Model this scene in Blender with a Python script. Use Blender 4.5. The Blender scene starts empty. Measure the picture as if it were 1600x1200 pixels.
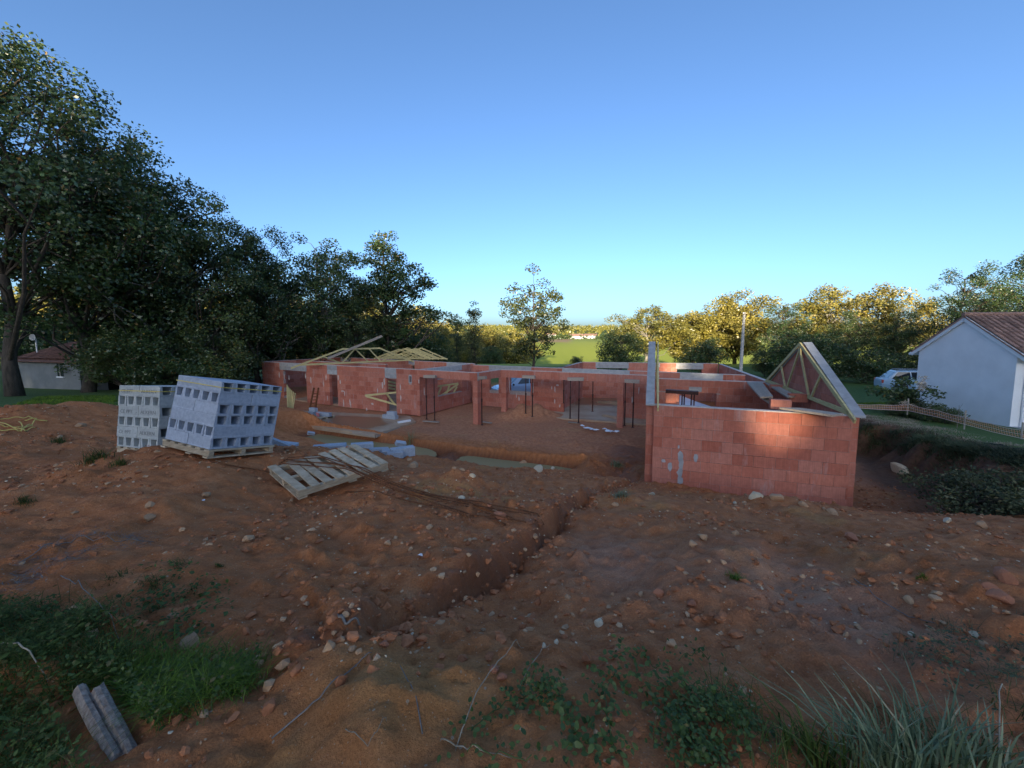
import bpy, math, random
import numpy as np
from mathutils import Vector, Matrix

scene = bpy.context.scene
COL = scene.collection
R = math.radians

# ------------------------------------------------------------------ camera
FPX, PY0, PITCH = 600.0, 577.5, R(5.0)
cam_d = bpy.data.cameras.new('camera')
cam = bpy.data.objects.new('camera', cam_d)
COL.objects.link(cam)
cam.location = (0, 0, 0)
cam.rotation_euler = (R(90) - PITCH, 0, 0)
cam_d.sensor_width = 36.0
cam_d.lens = 36.0 * FPX / 1600.0
cam_d.shift_y = -(600.0 - PY0) / 1600.0
cam_d.clip_start = 0.05
cam_d.clip_end = 9000.0
scene.camera = cam

# ------------------------------------------------------------------ sky, sun, exposure
SUN_EL, SUN_AZ = R(9.0), R(10.0)           # low evening sun behind the camera, a little to the left
SUN_DIR = Vector((-math.sin(SUN_AZ) * math.cos(SUN_EL), -math.cos(SUN_AZ) * math.cos(SUN_EL), math.sin(SUN_EL)))
world = bpy.data.worlds.new('World')
scene.world = world
world.use_nodes = True
wn = world.node_tree
wn.nodes.clear()
w_out = wn.nodes.new('ShaderNodeOutputWorld')
w_bg = wn.nodes.new('ShaderNodeBackground')
w_sky = wn.nodes.new('ShaderNodeTexSky')
w_sky.sky_type = 'NISHITA'
w_sky.sun_disc = False
w_sky.sun_elevation = SUN_EL
w_sky.sun_rotation = R(180.0) + SUN_AZ
w_sky.altitude = 100.0
w_sky.air_density = 0.7
w_sky.dust_density = 2.2
w_sky.ozone_density = 3.1
w_bg.inputs['Strength'].default_value = 0.15
wn.links.new(w_sky.outputs[0], w_bg.inputs['Color'])
wn.links.new(w_bg.outputs[0], w_out.inputs['Surface'])

sun_d = bpy.data.lights.new('sun', 'SUN')
sun_d.energy = 5.0
sun_d.angle = R(0.5)
sun_d.color = (1.0, 0.85, 0.60)
sun = bpy.data.objects.new('sun', sun_d)
COL.objects.link(sun)
sun.location = (-60, -90, 40)
sun.rotation_euler = SUN_DIR.to_track_quat('Z', 'Y').to_euler()

scene.view_settings.view_transform = 'Standard'
scene.view_settings.look = 'None'
scene.view_settings.gamma = 1.0
scene.view_settings.exposure = 1.38
scene.view_settings.use_curve_mapping = False
scene.render.engine = 'CYCLES'
scene.cycles.max_bounces = 6
scene.cycles.transparent_max_bounces = 8
scene.cycles.use_denoising = True
scene.cycles.sample_clamp_indirect = 6.0

rng = np.random.default_rng(7)
random.seed(7)

# ------------------------------------------------------------------ projection helpers (used to survey the place)
_cp, _sp = math.cos(PITCH), math.sin(PITCH)
def ray(px, py):
    xc = (px - 800.0) / FPX
    yc = (PY0 - py) / FPX
    return np.array([xc, _cp + yc * _sp, -_sp + yc * _cp])
def at_z(px, py, z):
    d = ray(px, py)
    return d * (z / d[2])
def at_y(px, py, y):
    d = ray(px, py)
    return d * (y / d[1])

# ------------------------------------------------------------------ numpy noise
def _hash(ix, iy, seed):
    n = (ix.astype(np.int64) * 374761393 + iy.astype(np.int64) * 668265263 + seed * 144269) & 0x7fffffff
    n = ((n ^ (n >> 13)) * 1274126177) & 0x7fffffff
    return ((n ^ (n >> 16)) & 0xffff) / 65535.0
def vnoise(x, y, seed=0):
    ix, iy = np.floor(x), np.floor(y)
    fx, fy = x - ix, y - iy
    fx = fx * fx * fx * (fx * (fx * 6 - 15) + 10)
    fy = fy * fy * fy * (fy * (fy * 6 - 15) + 10)
    a = _hash(ix, iy, seed); b = _hash(ix + 1, iy, seed)
    c = _hash(ix, iy + 1, seed); d = _hash(ix + 1, iy + 1, seed)
    return (a * (1 - fx) + b * fx) * (1 - fy) + (c * (1 - fx) + d * fx) * fy - 0.5
def fbm(x, y, f, octv=4, seed=0, gain=0.5):
    s = 0.0; a = 1.0
    for o in range(octv):
        s = s + a * vnoise(x * f + 17.3 * o, y * f - 9.1 * o, seed + o)
        f *= 2.03; a *= gain
    return s
def sstep(x, a, b):
    t = np.clip((x - a) / (b - a), 0, 1)
    return t * t * (3 - 2 * t)

# ------------------------------------------------------------------ object helpers
def tag(o, label=None, cat=None, group=None, kind=None):
    if label: o['label'] = label
    if cat: o['category'] = cat
    if group: o['group'] = group
    if kind: o['kind'] = kind
    return o
def thing(name, label, cat, loc=(0, 0, 0), group=None, rot=None):
    o = bpy.data.objects.new(name, None)
    COL.objects.link(o)
    o.empty_display_size = 0.3
    o.location = loc
    if rot is not None: o.rotation_euler = rot
    return tag(o, label, cat, group)
def link(name, me, parent=None, loc=(0, 0, 0), rot=None, scale=None):
    o = bpy.data.objects.new(name, me)
    COL.objects.link(o)
    o.location = loc
    if rot is not None: o.rotation_euler = rot
    if scale is not None: o.scale = scale
    if parent is not None: o.parent = parent
    return o
def root_loc(o):
    while o.parent is not None: o = o.parent
    return Vector(o.location)

def np_mesh(name, V, Fq, mat=None, smooth=False):
    """mesh from an (n,3) array and an (m,k) array of equally sized faces"""
    me = bpy.data.meshes.new(name)
    V = np.asarray(V, dtype=np.float32); Fq = np.asarray(Fq, dtype=np.int32)
    m, k = Fq.shape
    me.vertices.add(len(V)); me.vertices.foreach_set('co', V.ravel())
    me.loops.add(m * k); me.loops.foreach_set('vertex_index', Fq.ravel())
    me.polygons.add(m)
    me.polygons.foreach_set('loop_start', np.arange(0, m * k, k, dtype=np.int32))
    me.polygons.foreach_set('use_smooth', np.full(m, smooth))
    me.update(calc_edges=True)
    if mat: me.materials.append(mat)
    return me

class MB:
    """collects faces of ONE part, then builds it"""
    def __init__(self): self.v = []; self.f = []
    def poly(self, pts):
        n = len(self.v); self.v += [tuple(p) for p in pts]; self.f.append(tuple(range(n, n + len(pts)))); return self
    def boxa(self, o, ex, ey, ez):
        o, ex, ey, ez = (np.asarray(a, float) for a in (o, ex, ey, ez))
        n = len(self.v)
        for c in ((0,0,0),(1,0,0),(1,1,0),(0,1,0),(0,0,1),(1,0,1),(1,1,1),(0,1,1)):
            self.v.append(tuple(o + ex * c[0] + ey * c[1] + ez * c[2]))
        flip = np.dot(np.cross(ex, ey), ez) < 0
        for q in ((0,3,2,1),(4,5,6,7),(0,1,5,4),(1,2,6,5),(2,3,7,6),(3,0,4,7)):
            q = tuple(n + i for i in q)
            self.f.append(q[::-1] if flip else q)
        return self
    def box(self, c, s):
        c = np.asarray(c, float); s = np.asarray(s, float)
        return self.boxa(c - s / 2, (s[0],0,0), (0,s[1],0), (0,0,s[2]))
    def beam(self, p, q, w, h, up=(0, 0, 1)):
        p = np.asarray(p, float); q = np.asarray(q, float); d = q - p
        up = np.asarray(up, float)
        s = np.cross(d, up); s /= np.linalg.norm(s)
        t = np.cross(s, d); t /= np.linalg.norm(t)
        return self.boxa(p - s * w / 2 - t * h / 2, d, s * w, t * h)
    def tube(self, pts, rad, n=6, cap=True):
        pts = [np.asarray(p, float) for p in pts]
        if np.isscalar(rad): rad = [rad] * len(pts)
        base = len(self.v); ref = None
        for i, p in enumerate(pts):
            d = pts[min(i + 1, len(pts) - 1)] - pts[max(i - 1, 0)]
            d = d / (np.linalg.norm(d) + 1e-9)
            if ref is None: ref = np.array([1, 0, 0]) if abs(d[0]) < 0.8 else np.array([0, 1, 0])
            a = ref - d * np.dot(ref, d); a = a / (np.linalg.norm(a) + 1e-9); b = np.cross(d, a); ref = a
            for k in range(n):
                t = 2 * math.pi * k / n
                self.v.append(tuple(p + rad[i] * (a * math.cos(t) + b * math.sin(t))))
        for i in range(len(pts) - 1):
            for k in range(n):
                a0 = base + i * n + k; a1 = base + i * n + (k + 1) % n
                self.f.append((a0, a1, a1 + n, a0 + n))
        if cap:
            self.f.append(tuple(base + k for k in range(n))[::-1])
            self.f.append(tuple(base + (len(pts) - 1) * n + k for k in range(n)))
        return self
    def prism(self, pts, ext):
        """extrude a planar polygon by a vector"""
        ext = np.asarray(ext, float); n = len(pts); b = len(self.v)
        pts = [np.asarray(p, float) for p in pts]
        nor = np.zeros(3)
        for i in range(n): nor += np.cross(pts[i], pts[(i + 1) % n])
        if np.dot(nor, ext) < 0: pts = pts[::-1]
        self.v += [tuple(p) for p in pts] + [tuple(p + ext) for p in pts]
        self.f.append(tuple(b + i for i in range(n))[::-1])
        self.f.append(tuple(b + n + i for i in range(n)))
        for i in range(n):
            j = (i + 1) % n
            self.f.append((b + i, b + j, b + n + j, b + n + i))
        return self
    def mesh(self, name, mat, off=None, smooth=False):
        me = bpy.data.meshes.new(name)
        v = self.v if off is None else [(a[0]-off[0], a[1]-off[1], a[2]-off[2]) for a in self.v]
        me.from_pydata(v, [], self.f)
        me.update()
        if smooth: me.polygons.foreach_set('use_smooth', [True] * len(me.polygons))
        if mat: me.materials.append(mat)
        return me
    def build(self, name, mat, parent=None, local=False, smooth=False, bevel=0):
        off = None if (parent is None or local) else root_loc(parent)
        o = link(name, self.mesh(name, mat, off, smooth), parent)
        if bevel:
            m = o.modifiers.new('bevel', 'BEVEL'); m.width = bevel; m.segments = 1; m.limit_method = 'ANGLE'
        return o

def copy_tree(o, parent=None):
    c = o.copy(); COL.objects.link(c); c.parent = parent
    for ch in list(o.children): copy_tree(ch, c)
    return c

# ------------------------------------------------------------------ materials
def mat_new(name):
    m = bpy.data.materials.new(name); m.use_nodes = True
    nt = m.node_tree
    return m, nt, nt.nodes['Principled BSDF']
def N(nt, t, **kw):
    n = nt.nodes.new(t)
    for k, v in kw.items():
        if k in n.inputs: n.inputs[k].default_value = v
        else: setattr(n, k, v)
    return n
def ramp(nt, fac, stops):
    r = nt.nodes.new('ShaderNodeValToRGB')
    e = r.color_ramp.elements
    while len(e) > 1: e.remove(e[-1])
    e[0].position = stops[0][0]; e[0].color = (*stops[0][1], 1)
    for p, c in stops[1:]:
        q = e.new(p); q.color = (*c, 1)
    nt.links.new(fac, r.inputs[0])
    return r.outputs[0]
def mix(nt, fac, a, b, mode='MIX'):
    m = nt.nodes.new('ShaderNodeMix'); m.data_type = 'RGBA'; m.blend_type = mode
    for s, v in ((m.inputs[0], fac), (m.inputs[6], a), (m.inputs[7], b)):
        if hasattr(v, 'links') or hasattr(v, 'is_linked'): nt.links.new(v, s)
        elif isinstance(v, (tuple, list)): s.default_value = (*v, 1)
        else: s.default_value = v
    return m.outputs[2]
def math_n(nt, op, a, b=None, clamp=False):
    m = nt.nodes.new('ShaderNodeMath'); m.operation = op; m.use_clamp = clamp
    for s, v in ((m.inputs[0], a), (m.inputs[1], b)):
        if v is None: continue
        if hasattr(v, 'is_linked'): nt.links.new(v, s)
        else: s.default_value = v
    return m.outputs[0]
def coords(nt, kind='Object', scale=(1, 1, 1)):
    if kind == 'Position':
        src = nt.nodes.new('ShaderNodeNewGeometry').outputs['Position']
    else:
        src = nt.nodes.new('ShaderNodeTexCoord').outputs[kind]
    mp = nt.nodes.new('ShaderNodeMapping'); mp.inputs['Scale'].default_value = scale
    nt.links.new(src, mp.inputs[0])
    return mp.outputs[0]
def noise(nt, vec, scale, detail=4, rough=0.55):
    n = N(nt, 'ShaderNodeTexNoise', Scale=scale, Detail=detail, Roughness=rough)
    nt.links.new(vec, n.inputs['Vector'])
    return n.outputs['Fac']
def bump(nt, bs, h, strength=0.3, dist=0.02):
    b = N(nt, 'ShaderNodeBump', Strength=strength, Distance=dist)
    nt.links.new(h, b.inputs['Height']); nt.links.new(b.outputs[0], bs.inputs['Normal'])
def piece_random(nt):
    """one random value per object and per loose piece"""
    a = nt.nodes.new('ShaderNodeObjectInfo').outputs['Random']
    b = nt.nodes.new('ShaderNodeNewGeometry').outputs['Random Per Island']
    return math_n(nt, 'FRACT', math_n(nt, 'ADD', a, b))
def simple(name, c1, c2, scale=6, rough=0.8, bmp=0.2, dist=0.01, vary=0.0, stretch=(1, 1, 1), spec=0.3, metal=0.0, kind='Position'):
    m, nt, bs = mat_new(name)
    v = coords(nt, kind, stretch)
    f = noise(nt, v, scale, 5, 0.6)
    col = ramp(nt, f, [(0.3, c1), (0.7, c2)])
    if vary:
        r = piece_random(nt)
        k = ramp(nt, r, [(0.0, (1 - vary,) * 3), (1.0, (1 + vary,) * 3)])
        col = mix(nt, 1.0, col, k, 'MULTIPLY')
    nt.links.new(col, bs.inputs['Base Color'])
    bs.inputs['Roughness'].default_value = rough
    bs.inputs['Specular IOR Level'].default_value = spec
    bs.inputs['Metallic'].default_value = metal
    if bmp: bump(nt, bs, noise(nt, v, scale * 4, 4, 0.6), bmp, dist)
    return m
# ------------------------------------------------------------------ the site: levels and plan
TOP = -1.95            # top of the brick walls (camera eye is the zero level)
FLOOR = -4.65          # slab level
YAW = R(20.0)
HU = np.array([math.cos(YAW), -math.sin(YAW), 0.0])     # along the house front, to the right
HV = np.array([math.sin(YAW), math.cos(YAW), 0.0])      # away from the camera
GA = at_z(1022, 633, TOP)                               # garage corners on plan
G_W, G_D = 4.55, 7.2
GB = GA + HU * G_W
GC = GB + HV * G_D
GD = GA + HV * G_D
EY = R(22.6)
EU = np.array([math.cos(EY), -math.sin(EY)]); EV = np.array([math.sin(EY), math.cos(EY)])
E0 = np.array([-1.0, 15.9])                             # a point on the edge of the building platform

# surveyed ground levels: (pixel x, pixel y, distance)
_survey = [
    (160,1130,1.45),(20,1190,1.35),(400,1190,1.32),(800,1190,1.3),(1200,1190,1.32),(1580,1190,1.36),
    (100,1000,1.95),(420,1000,2.05),(760,1000,2.1),(1100,1000,2.15),(1500,1000,2.1),
    (60,860,3.1),(300,860,3.2),(560,880,3.2),(900,880,3.35),(1250,880,3.4),(1560,880,3.3),
    (100,740,5.0),(300,765,4.6),(480,792,4.85),(420,750,5.7),(546,722,6.6),(620,750,5.75),(800,800,5.0),(1000,800,5.3),(1200,820,5.1),(1450,840,4.9),
    (190,712,6.2),(250,708,6.0),(262,702,5.8),(340,719,5.4),(428,712,6.3),(300,712,5.9),(560,725,7.0),(710,745,6.8),(620,716,8.8),(460,701,9.3),(540,704,9.2),
    (40,665,9.5),(100,638,11.5),(180,645,11.0),(10,650,11.5),
    (860,775,6.5),(1000,768,7.2),(1180,778,7.2),(1260,785,7.1),(1340,797,6.9),(1450,812,6.4),(1600,815,6.0),
]
_ctrl = []
for a, b, d in _survey: _ctrl.append(at_y(a, b, d))
for q in [(0,0,-1.6),(-3,0,-1.55),(3,0,-1.6),(0,-6,-1.2),(-15,-10,-0.9),(15,-10,-1.3),(0,-30,0.2),(-40,-30,0.2),(40,-30,-0.5),(0,-80,1),(-80,-60,1),(80,-60,0),
          (-14,5,-1.9),(-12,2,-1.7),(-20,0,-1.6),(10,2,-2.0),(16,2,-2.0),(12.5,6,-2.7),(25,2,-2.5),
          (-13,14,-2.3),(-18,15,-2.6),(-26,20,-3.15),(-33,25,-3.5),(-24,30,-3.7),(-40,30,-3.6),(-12,16,-3.4),
          (-10,34,-4.2),(0,34,-4.5),(10,34,-4.4),(-20,45,-4.2),(0,55,-4.6),(20,45,-4.4),(30,38,-4.2),
          (18.5,15.5,-3.8),(19,20,-3.8),(25,30,-4.0),(16.2,18,-3.72),(14.2,10.5,-3.15),(15.4,14,-3.42),(14.2,17,-3.6),(17,11,-3.4),(25,20,-3.8),(30,12,-3.6),(24,12,-3.6),(20,26,-3.9),
          (4.0,10.2,-4.05),(6,9.6,-4.25),(8.4,8.9,-4.25),(2.5,10.5,-4.0),(1.2,9.8,-3.75),(10.5,9.3,-4.4),(-1,10.5,-3.9),(-4,12,-4.2),(-8,13.5,-4.35),(-5.5,11,-3.75),
          (-60,40,-3.8),(60,40,-4.3),(-60,0,-2),(50,5,-3.2)]:
    _ctrl.append(np.array(q, float))
_ctrl = np.array(_ctrl)
def _rbf_fit():
    P = _ctrl[:, :2]; n = len(P)
    D = np.sqrt(((P[:, None] - P[None]) ** 2).sum(2))
    A = np.zeros((n + 3, n + 3)); A[:n, :n] = D - np.eye(n) * 0.06
    A[:n, n] = 1; A[:n, n+1:] = P; A[n, :n] = 1; A[n+1:, :n] = P.T
    b = np.zeros(n + 3); b[:n] = _ctrl[:, 2]
    return np.linalg.solve(A, b)
_w = _rbf_fit()
def rbf(x, y):
    s = _w[-3] + _w[-2] * x + _w[-1] * y
    for i in range(len(_ctrl)):
        s = s + _w[i] * np.sqrt((x - _ctrl[i, 0]) ** 2 + (y - _ctrl[i, 1]) ** 2 + 0.02)
    return s

def seg_dist(x, y, pts):
    """distance and signed side of a polyline, plus how far along it"""
    best = np.full(x.shape, 1e9); side = np.zeros(x.shape); along = np.zeros(x.shape)
    L = 0.0
    for (ax, ay), (bx, by) in zip(pts[:-1], pts[1:]):
        dx, dy = bx - ax, by - ay; l2 = dx * dx + dy * dy; l = math.sqrt(l2)
        t = np.clip(((x - ax) * dx + (y - ay) * dy) / l2, 0, 1)
        d = np.hypot(x - ax - t * dx, y - ay - t * dy)
        sd = np.sign(dx * (y - ay) - dy * (x - ax))
        m = d < best
        best = np.where(m, d, best); side = np.where(m, sd, side); along = np.where(m, L + t * l, along)
        L += l
    return best, side, along, L

def far_height(x, y):
    d = np.hypot(x, y)
    base = -4.6 + 0.5 * fbm(x, y, 0.012, 3, 61) * sstep(d, 60, 140)
    hill = 26.0 * sstep(y, 330, 900) + 9 * fbm(x, y, 0.004, 3, 71) * sstep(y, 300, 700)
    dip = -9.0 * sstep(y, 62, 122) + 10.2 * sstep(y, 105, 245)
    return base + hill * 0.8 + dip

def rough_height(x, y):
    """levels without the fine relief"""
    d = np.hypot(x, y)
    h = rbf(x, y)
    h = h + (far_height(x, y) - h) * sstep(d, 45, 85) * sstep(y, 0, 30)
    h = np.where(y < 0, np.clip(h, -5, 1), h) + 13.0 * sstep(-y, 45, 120)  # unseen rise added behind the camera to carry the shading wood
    du = (x - E0[0]) * EU[0] + (y - E0[1]) * EU[1]
    dv = (x - E0[0]) * EV[0] + (y - E0[1]) * EV[1] + 0.25 * fbm(x, y, 0.6, 3, 5)
    gu = (x - GA[0]) * HU[0] + (y - GA[1]) * HU[1]
    gv = (x - GA[0]) * HV[0] + (y - GA[1]) * HV[1]
    # building platform
    m = sstep(dv, -0.14, 0.16) * (1 - sstep(gu, G_W + 3.0 + 0.9 * fbm(x, y, 0.9, 3, 9), G_W + 4.2 + 0.9 * fbm(x, y, 0.9, 3, 9))) * (1 - sstep(dv, 17, 24)) * sstep(du, -24, -17)
    plat = FLOOR - 0.05 + 0.05 * fbm(x, y, 0.8, 3, 15)
    # spoil heap under the lintel of the terrace, and soil ramped against the slab
    sp = at_z(815, 655, FLOOR)
    plat = plat + 0.75 * np.exp(-(((x - sp[0] - 0.3) / 1.5) ** 2 + ((y - sp[1] - 0.9) / 0.9) ** 2)) * (1 + 0.5 * fbm(x, y, 2.0, 3, 25))
    h = h + (plat - h) * m
    # inside the garage and the strip beside it
    gm = sstep(gv, 0.0, 0.25) * sstep(gu, -0.05, 0.2) * (1 - sstep(gu, G_W + 2.6, G_W + 4.0 + 0.8 * fbm(x, y, 0.9, 3, 9))) * (1 - sstep(gv, 9, 14))
    h = h + (FLOOR - 0.05 - h) * gm
    gap = np.exp(-((gu + 0.9) / 0.8) ** 2) * sstep(gv, -0.6, 1.2) * (1 - m)
    h = h + (FLOOR - 0.1 - h) * gap
    # flooded trench before the platform
    t0 = -5.22 + 0.26 * np.exp(-((du + 1.4) / 0.55) ** 2) + np.maximum(0, -dv - 1.9) * 0.85 + np.maximum(0, dv + 0.25) * 3.5
    t0 = t0 + np.maximum(0, du - 3.6) * 0.9 + np.maximum(0, -du - 9.5) * 0.9
    h = np.where(dv < 0.2, np.minimum(h, t0 + 0.1 * fbm(x, y, 1.1, 3, 33)), h)
    return h

def _march(fn, px, py, t1=160.0):
    d = ray(px, py)
    t = np.concatenate([np.linspace(0.8, 6, 300), np.linspace(6.02, 40, 700), np.linspace(40.2, t1, 300)])
    hh = fn(d[0] * t, d[1] * t)
    below = d[2] * t < hh
    if not below.any(): return None
    i = int(np.argmax(below))
    if i == 0: return d * t[0]
    a0 = d[2] * t[i-1] - hh[i-1]; a1 = d[2] * t[i] - hh[i]
    tt = t[i-1] + (t[i] - t[i-1]) * a0 / (a0 - a1)
    return d * tt

def _trace(pix):
    out = []
    for a, b in pix:
        q = _march(rough_height, a, b)
        out.append((q[0], q[1]))
    return out
GULLY = _trace([(330,1075),(430,1052),(560,1018),(625,975),(700,925),(770,890),(835,850),(880,800),(935,770),(1000,742)])
RUT = _trace([(1215,1010),(1203,960),(1198,900),(1196,860)])
RUT2 = _trace([(1570,985),(1440,950),(1340,905),(1290,880)])
CRACK = _trace([(660,1150),(655,1100),(625,1040)])
CLAY_C = _march(rough_height, 640, 1110)
_hump = [(_march(rough_height, a, b), w, hh) for a, b, w, hh in
         [(725,760,0.30,0.28),(690,745,0.35,0.1),(1060,850,0.8,0.10),(1130,930,0.5,0.07),(880,760,0.8,0.10),(1060,790,0.7,0.12),(1230,790,0.6,0.12),
          (1500,900,0.8,0.12),(1560,860,0.6,0.10),(250,800,0.35,0.09),(420,960,0.5,0.06),(500,1050,0.3,0.07),(640,1110,0.45,0.12),(900,1120,0.4,0.08),
          (960,780,0.5,0.14),(930,1080,0.3,-0.05),(1270,930,0.6,-0.07),(1080,700,0.01,0.0),(100,650,1.2,0.35),(20,668,0.9,0.2),(260,705,0.8,-0.03)]]
def H(x, y):
    x = np.asarray(x, float); y = np.asarray(y, float)
    h = rough_height(x, y)
    d = np.hypot(x, y)
    near = (1 - sstep(d, 12, 24)) * sstep(y, -3, 0.5)
    # eroded gully: higher crumbling bank on its left
    wob = 0.16 * fbm(x, y, 1.8, 3, 40) + 0.07 * fbm(x, y, 7.0, 3, 41)
    gd, gs, ga, gl = seg_dist(x + wob, y + wob, GULLY)
    sd = gd * gs
    amp = sstep(ga, 0.0, 1.1) * (1 - 0.55 * sstep(ga, 0.30 * gl, 0.55 * gl)) * (1 - 0.7 * sstep(ga, gl - 4.0, gl - 0.5))
    amp = amp * (0.75 + 0.8 * fbm(ga, ga * 0, 1.6, 2, 44))
    soft = 0.04 + 0.10 * np.clip(0.5 + 1.6 * fbm(x, y, 1.1, 2, 46), 0, 1)
    h = h + amp * (0.30 * sstep(sd, -0.03, soft) * np.exp(-np.maximum(sd, 0) / 1.0) - 0.12 * np.exp(-np.maximum(-sd, 0) / 0.9) * (1 - sstep(sd, -0.04, 0.06)) - 0.11 * np.exp(-((sd + 0.01) / 0.055) ** 2))
    # crumbled clods along the lip
    h = h + amp * 0.05 * np.exp(-((sd - 0.12) / 0.16) ** 2) * np.maximum(fbm(x, y, 11.0, 3, 47), -0.1)
    rd, rs, ra, rl = seg_dist(x + wob, y + wob, RUT)
    rsd = rd * rs
    h = h + 0.05 * (2 * sstep(rsd, -0.10, 0.10) - 1) * np.exp(-rd / 0.35) * np.exp(-(rd / 0.8) ** 2) * sstep(ra, 0, 0.3)
    rd2, rs2, _, _ = seg_dist(x + wob, y + wob, RUT2)
    h = h + 0.045 * (1 - 2 * sstep(rd2 * rs2, -0.12, 0.12)) * np.exp(-rd2 / 0.35)
    cd, _, _, _ = seg_dist(x + wob * 0.3, y + wob * 0.3, CRACK)
    h = h - 0.018 * np.exp(-(cd / 0.012) ** 2)
    for q, w, a in _hump:
        r2 = (x - q[0]) ** 2 + (y - q[1]) ** 2
        h = h + a * np.exp(-r2 / (w * w)) * (1 + 0.8 * fbm(x, y, 1.6 / w * 0.5, 3, 50))
    h = h + near * (0.10 * fbm(x, y, 0.7, 3, 1) + 0.075 * fbm(x, y, 2.2, 3, 2) + 0.048 * fbm(x, y, 8.0, 3, 3))
    clod = np.maximum(fbm(x, y, 6.0, 3, 101) - 0.10, 0) * sstep(fbm(x, y, 0.7, 2, 103), -0.05, 0.25)
    h = h + near * 0.16 * clod
    ridg = 1 - np.abs(fbm(x, y, 4.5, 3, 81)) * 2
    h = h + near * 0.014 * (ridg - 0.7)
    fine = (1 - sstep(d, 4, 9)) * sstep(y, 0.0, 0.6)
    h = h + fine * 0.020 * fbm(x, y, 26.0, 3, 4)
    return h
def ground(x, y): return float(H(np.array([float(x)]), np.array([float(y)]))[0])
def hit(px, py): return _march(H, px, py)
def hit_many(pxs): return [hit(a, b) for a, b in pxs]

def _axis_pos(d0, k, lim, g):
    out = [0.0]
    while out[-1] < lim: out.append(out[-1] + (max(d0, k * out[-1]) if out[-1] > 11 else min(0.085, max(d0, k * out[-1]))))
    while out[-1] < 4200: out.append(out[-1] + (out[-1] - out[-2]) * g)
    return np.array(out)
_xp = _axis_pos(0.036, 0.0155, 17, 1.07)
GX = np.concatenate([-_xp[::-1], _xp[1:]])
_yb = [0.75]
while _yb[-1] < 20: _yb.append(_yb[-1] + min(0.065, max(0.022, 0.0105 * _yb[-1])))
while _yb[-1] < 4200: _yb.append(_yb[-1] + (_yb[-1] - _yb[-2]) * 1.07)
_ya = [0.75]
while _ya[-1] > -900: _ya.append(_ya[-1] - max(0.1, 0.12 * (0.75 - _ya[-1])))
GY = np.array(_ya[:0:-1] + _yb)
XX, YY = np.meshgrid(GX, GY)
ZZ = H(XX, YY)
_nx, _ny = len(GX), len(GY)
_idx = np.arange(_nx * _ny).reshape(_ny, _nx)
_quads = np.stack([_idx[:-1, :-1], _idx[:-1, 1:], _idx[1:, 1:], _idx[1:, :-1]], -1).reshape(-1, 4)

# ---- what covers the ground where (soil, lawn, crops, dry stubble, clay, trodden track, wet with painted gully shade)
_d = np.hypot(XX, YY)
_du = (XX - E0[0]) * EU[0] + (YY - E0[1]) * EU[1]
_dv = (XX - E0[0]) * EV[0] + (YY - E0[1]) * EV[1]
_gu = (XX - GA[0]) * HU[0] + (YY - GA[1]) * HU[1]
_nz = fbm(XX, YY, 0.5, 3, 90)
_lawnL = sstep(-XX - 0.93 * YY + _nz * 1.5, -0.4, 0.4) * sstep(YY + _nz * 2, 11.6, 12.6)
_lawnR = sstep(_gu + _nz * 0.7, G_W + 4.6, G_W + 5.4) * sstep(YY + _nz, 7.5, 9.5)
_back = sstep(_d + 4 * _nz, 34, 40)
_behind = sstep(-YY, 6, 9)
_grass = np.clip(np.maximum.reduce([_lawnL, _lawnR, _back, _behind]), 0, 1)
_field = sstep(YY, 58, 62) * (1 - sstep(YY, 390, 420))
_dry = sstep(YY + 0.3 * XX, 235, 240) * (1 - sstep(YY + 0.3 * XX, 395, 405)) * sstep(-XX + YY * 0.17, 2, 8)
_woodfl = sstep(YY, 385, 420)
_clay = np.exp(-(((XX - CLAY_C[0]) / 0.55) ** 2 + ((YY - CLAY_C[1]) / 0.35) ** 2)) + 0.8 * sstep(fbm(XX, YY, 0.9, 3, 97), 0.32, 0.55)
_q = _march(rough_height, 1270, 930); _q2 = _march(rough_height, 960, 870)
_track = np.exp(-(((XX - _q[0]) / 0.55) ** 2 + ((YY - _q[1]) / 0.9) ** 2)) + 0.8 * np.exp(-(((XX - _q2[0]) / 0.5) ** 2 + ((YY - _q2[1]) / 0.9) ** 2)) + sstep(_dv, 0.3, 1.2) * 0.5 * (_dv < 9)
_wet_and_shade = sstep(-ZZ, 4.72, 4.98) * (_d < 30) + 0.8 * np.exp(-((_gu + 0.9) / 0.8) ** 2) * sstep(_dv, -5, -2) * (_dv < 2.5)

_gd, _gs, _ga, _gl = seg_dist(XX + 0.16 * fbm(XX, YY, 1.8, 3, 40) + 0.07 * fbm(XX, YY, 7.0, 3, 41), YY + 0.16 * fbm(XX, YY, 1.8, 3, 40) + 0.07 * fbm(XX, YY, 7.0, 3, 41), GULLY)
_wet_and_shade = np.maximum(_wet_and_shade, 0.95 * np.exp(-((_gd * _gs - 0.03) / 0.11) ** 2) * sstep(_ga, 0, 0.4) * (1 - 0.5 * sstep(_ga, 0.35 * _gl, 0.6 * _gl)) * np.clip(0.9 + 1.2 * fbm(XX, YY, 2.5, 2, 48), 0, 1))  # shade painted as darker soil along the gully floor and bank face
_humus = sstep(_gu + 0.6 * _nz, G_W + 1.6, G_W + 2.8) * (1 - sstep(_gu, G_W + 5.5, G_W + 6.5)) * sstep(YY + _nz, 7.6, 8.8) * (YY < 26)
m_soil, nt, bs = mat_new('soil_and_grass')
pos = coords(nt, 'Position')
za = nt.nodes.new('ShaderNodeVertexColor'); za.layer_name = 'zone_a'
zb = nt.nodes.new('ShaderNodeVertexColor'); zb.layer_name = 'zone_b'
sa = nt.nodes.new('ShaderNodeSeparateColor'); nt.links.new(za.outputs['Color'], sa.inputs[0])
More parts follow.
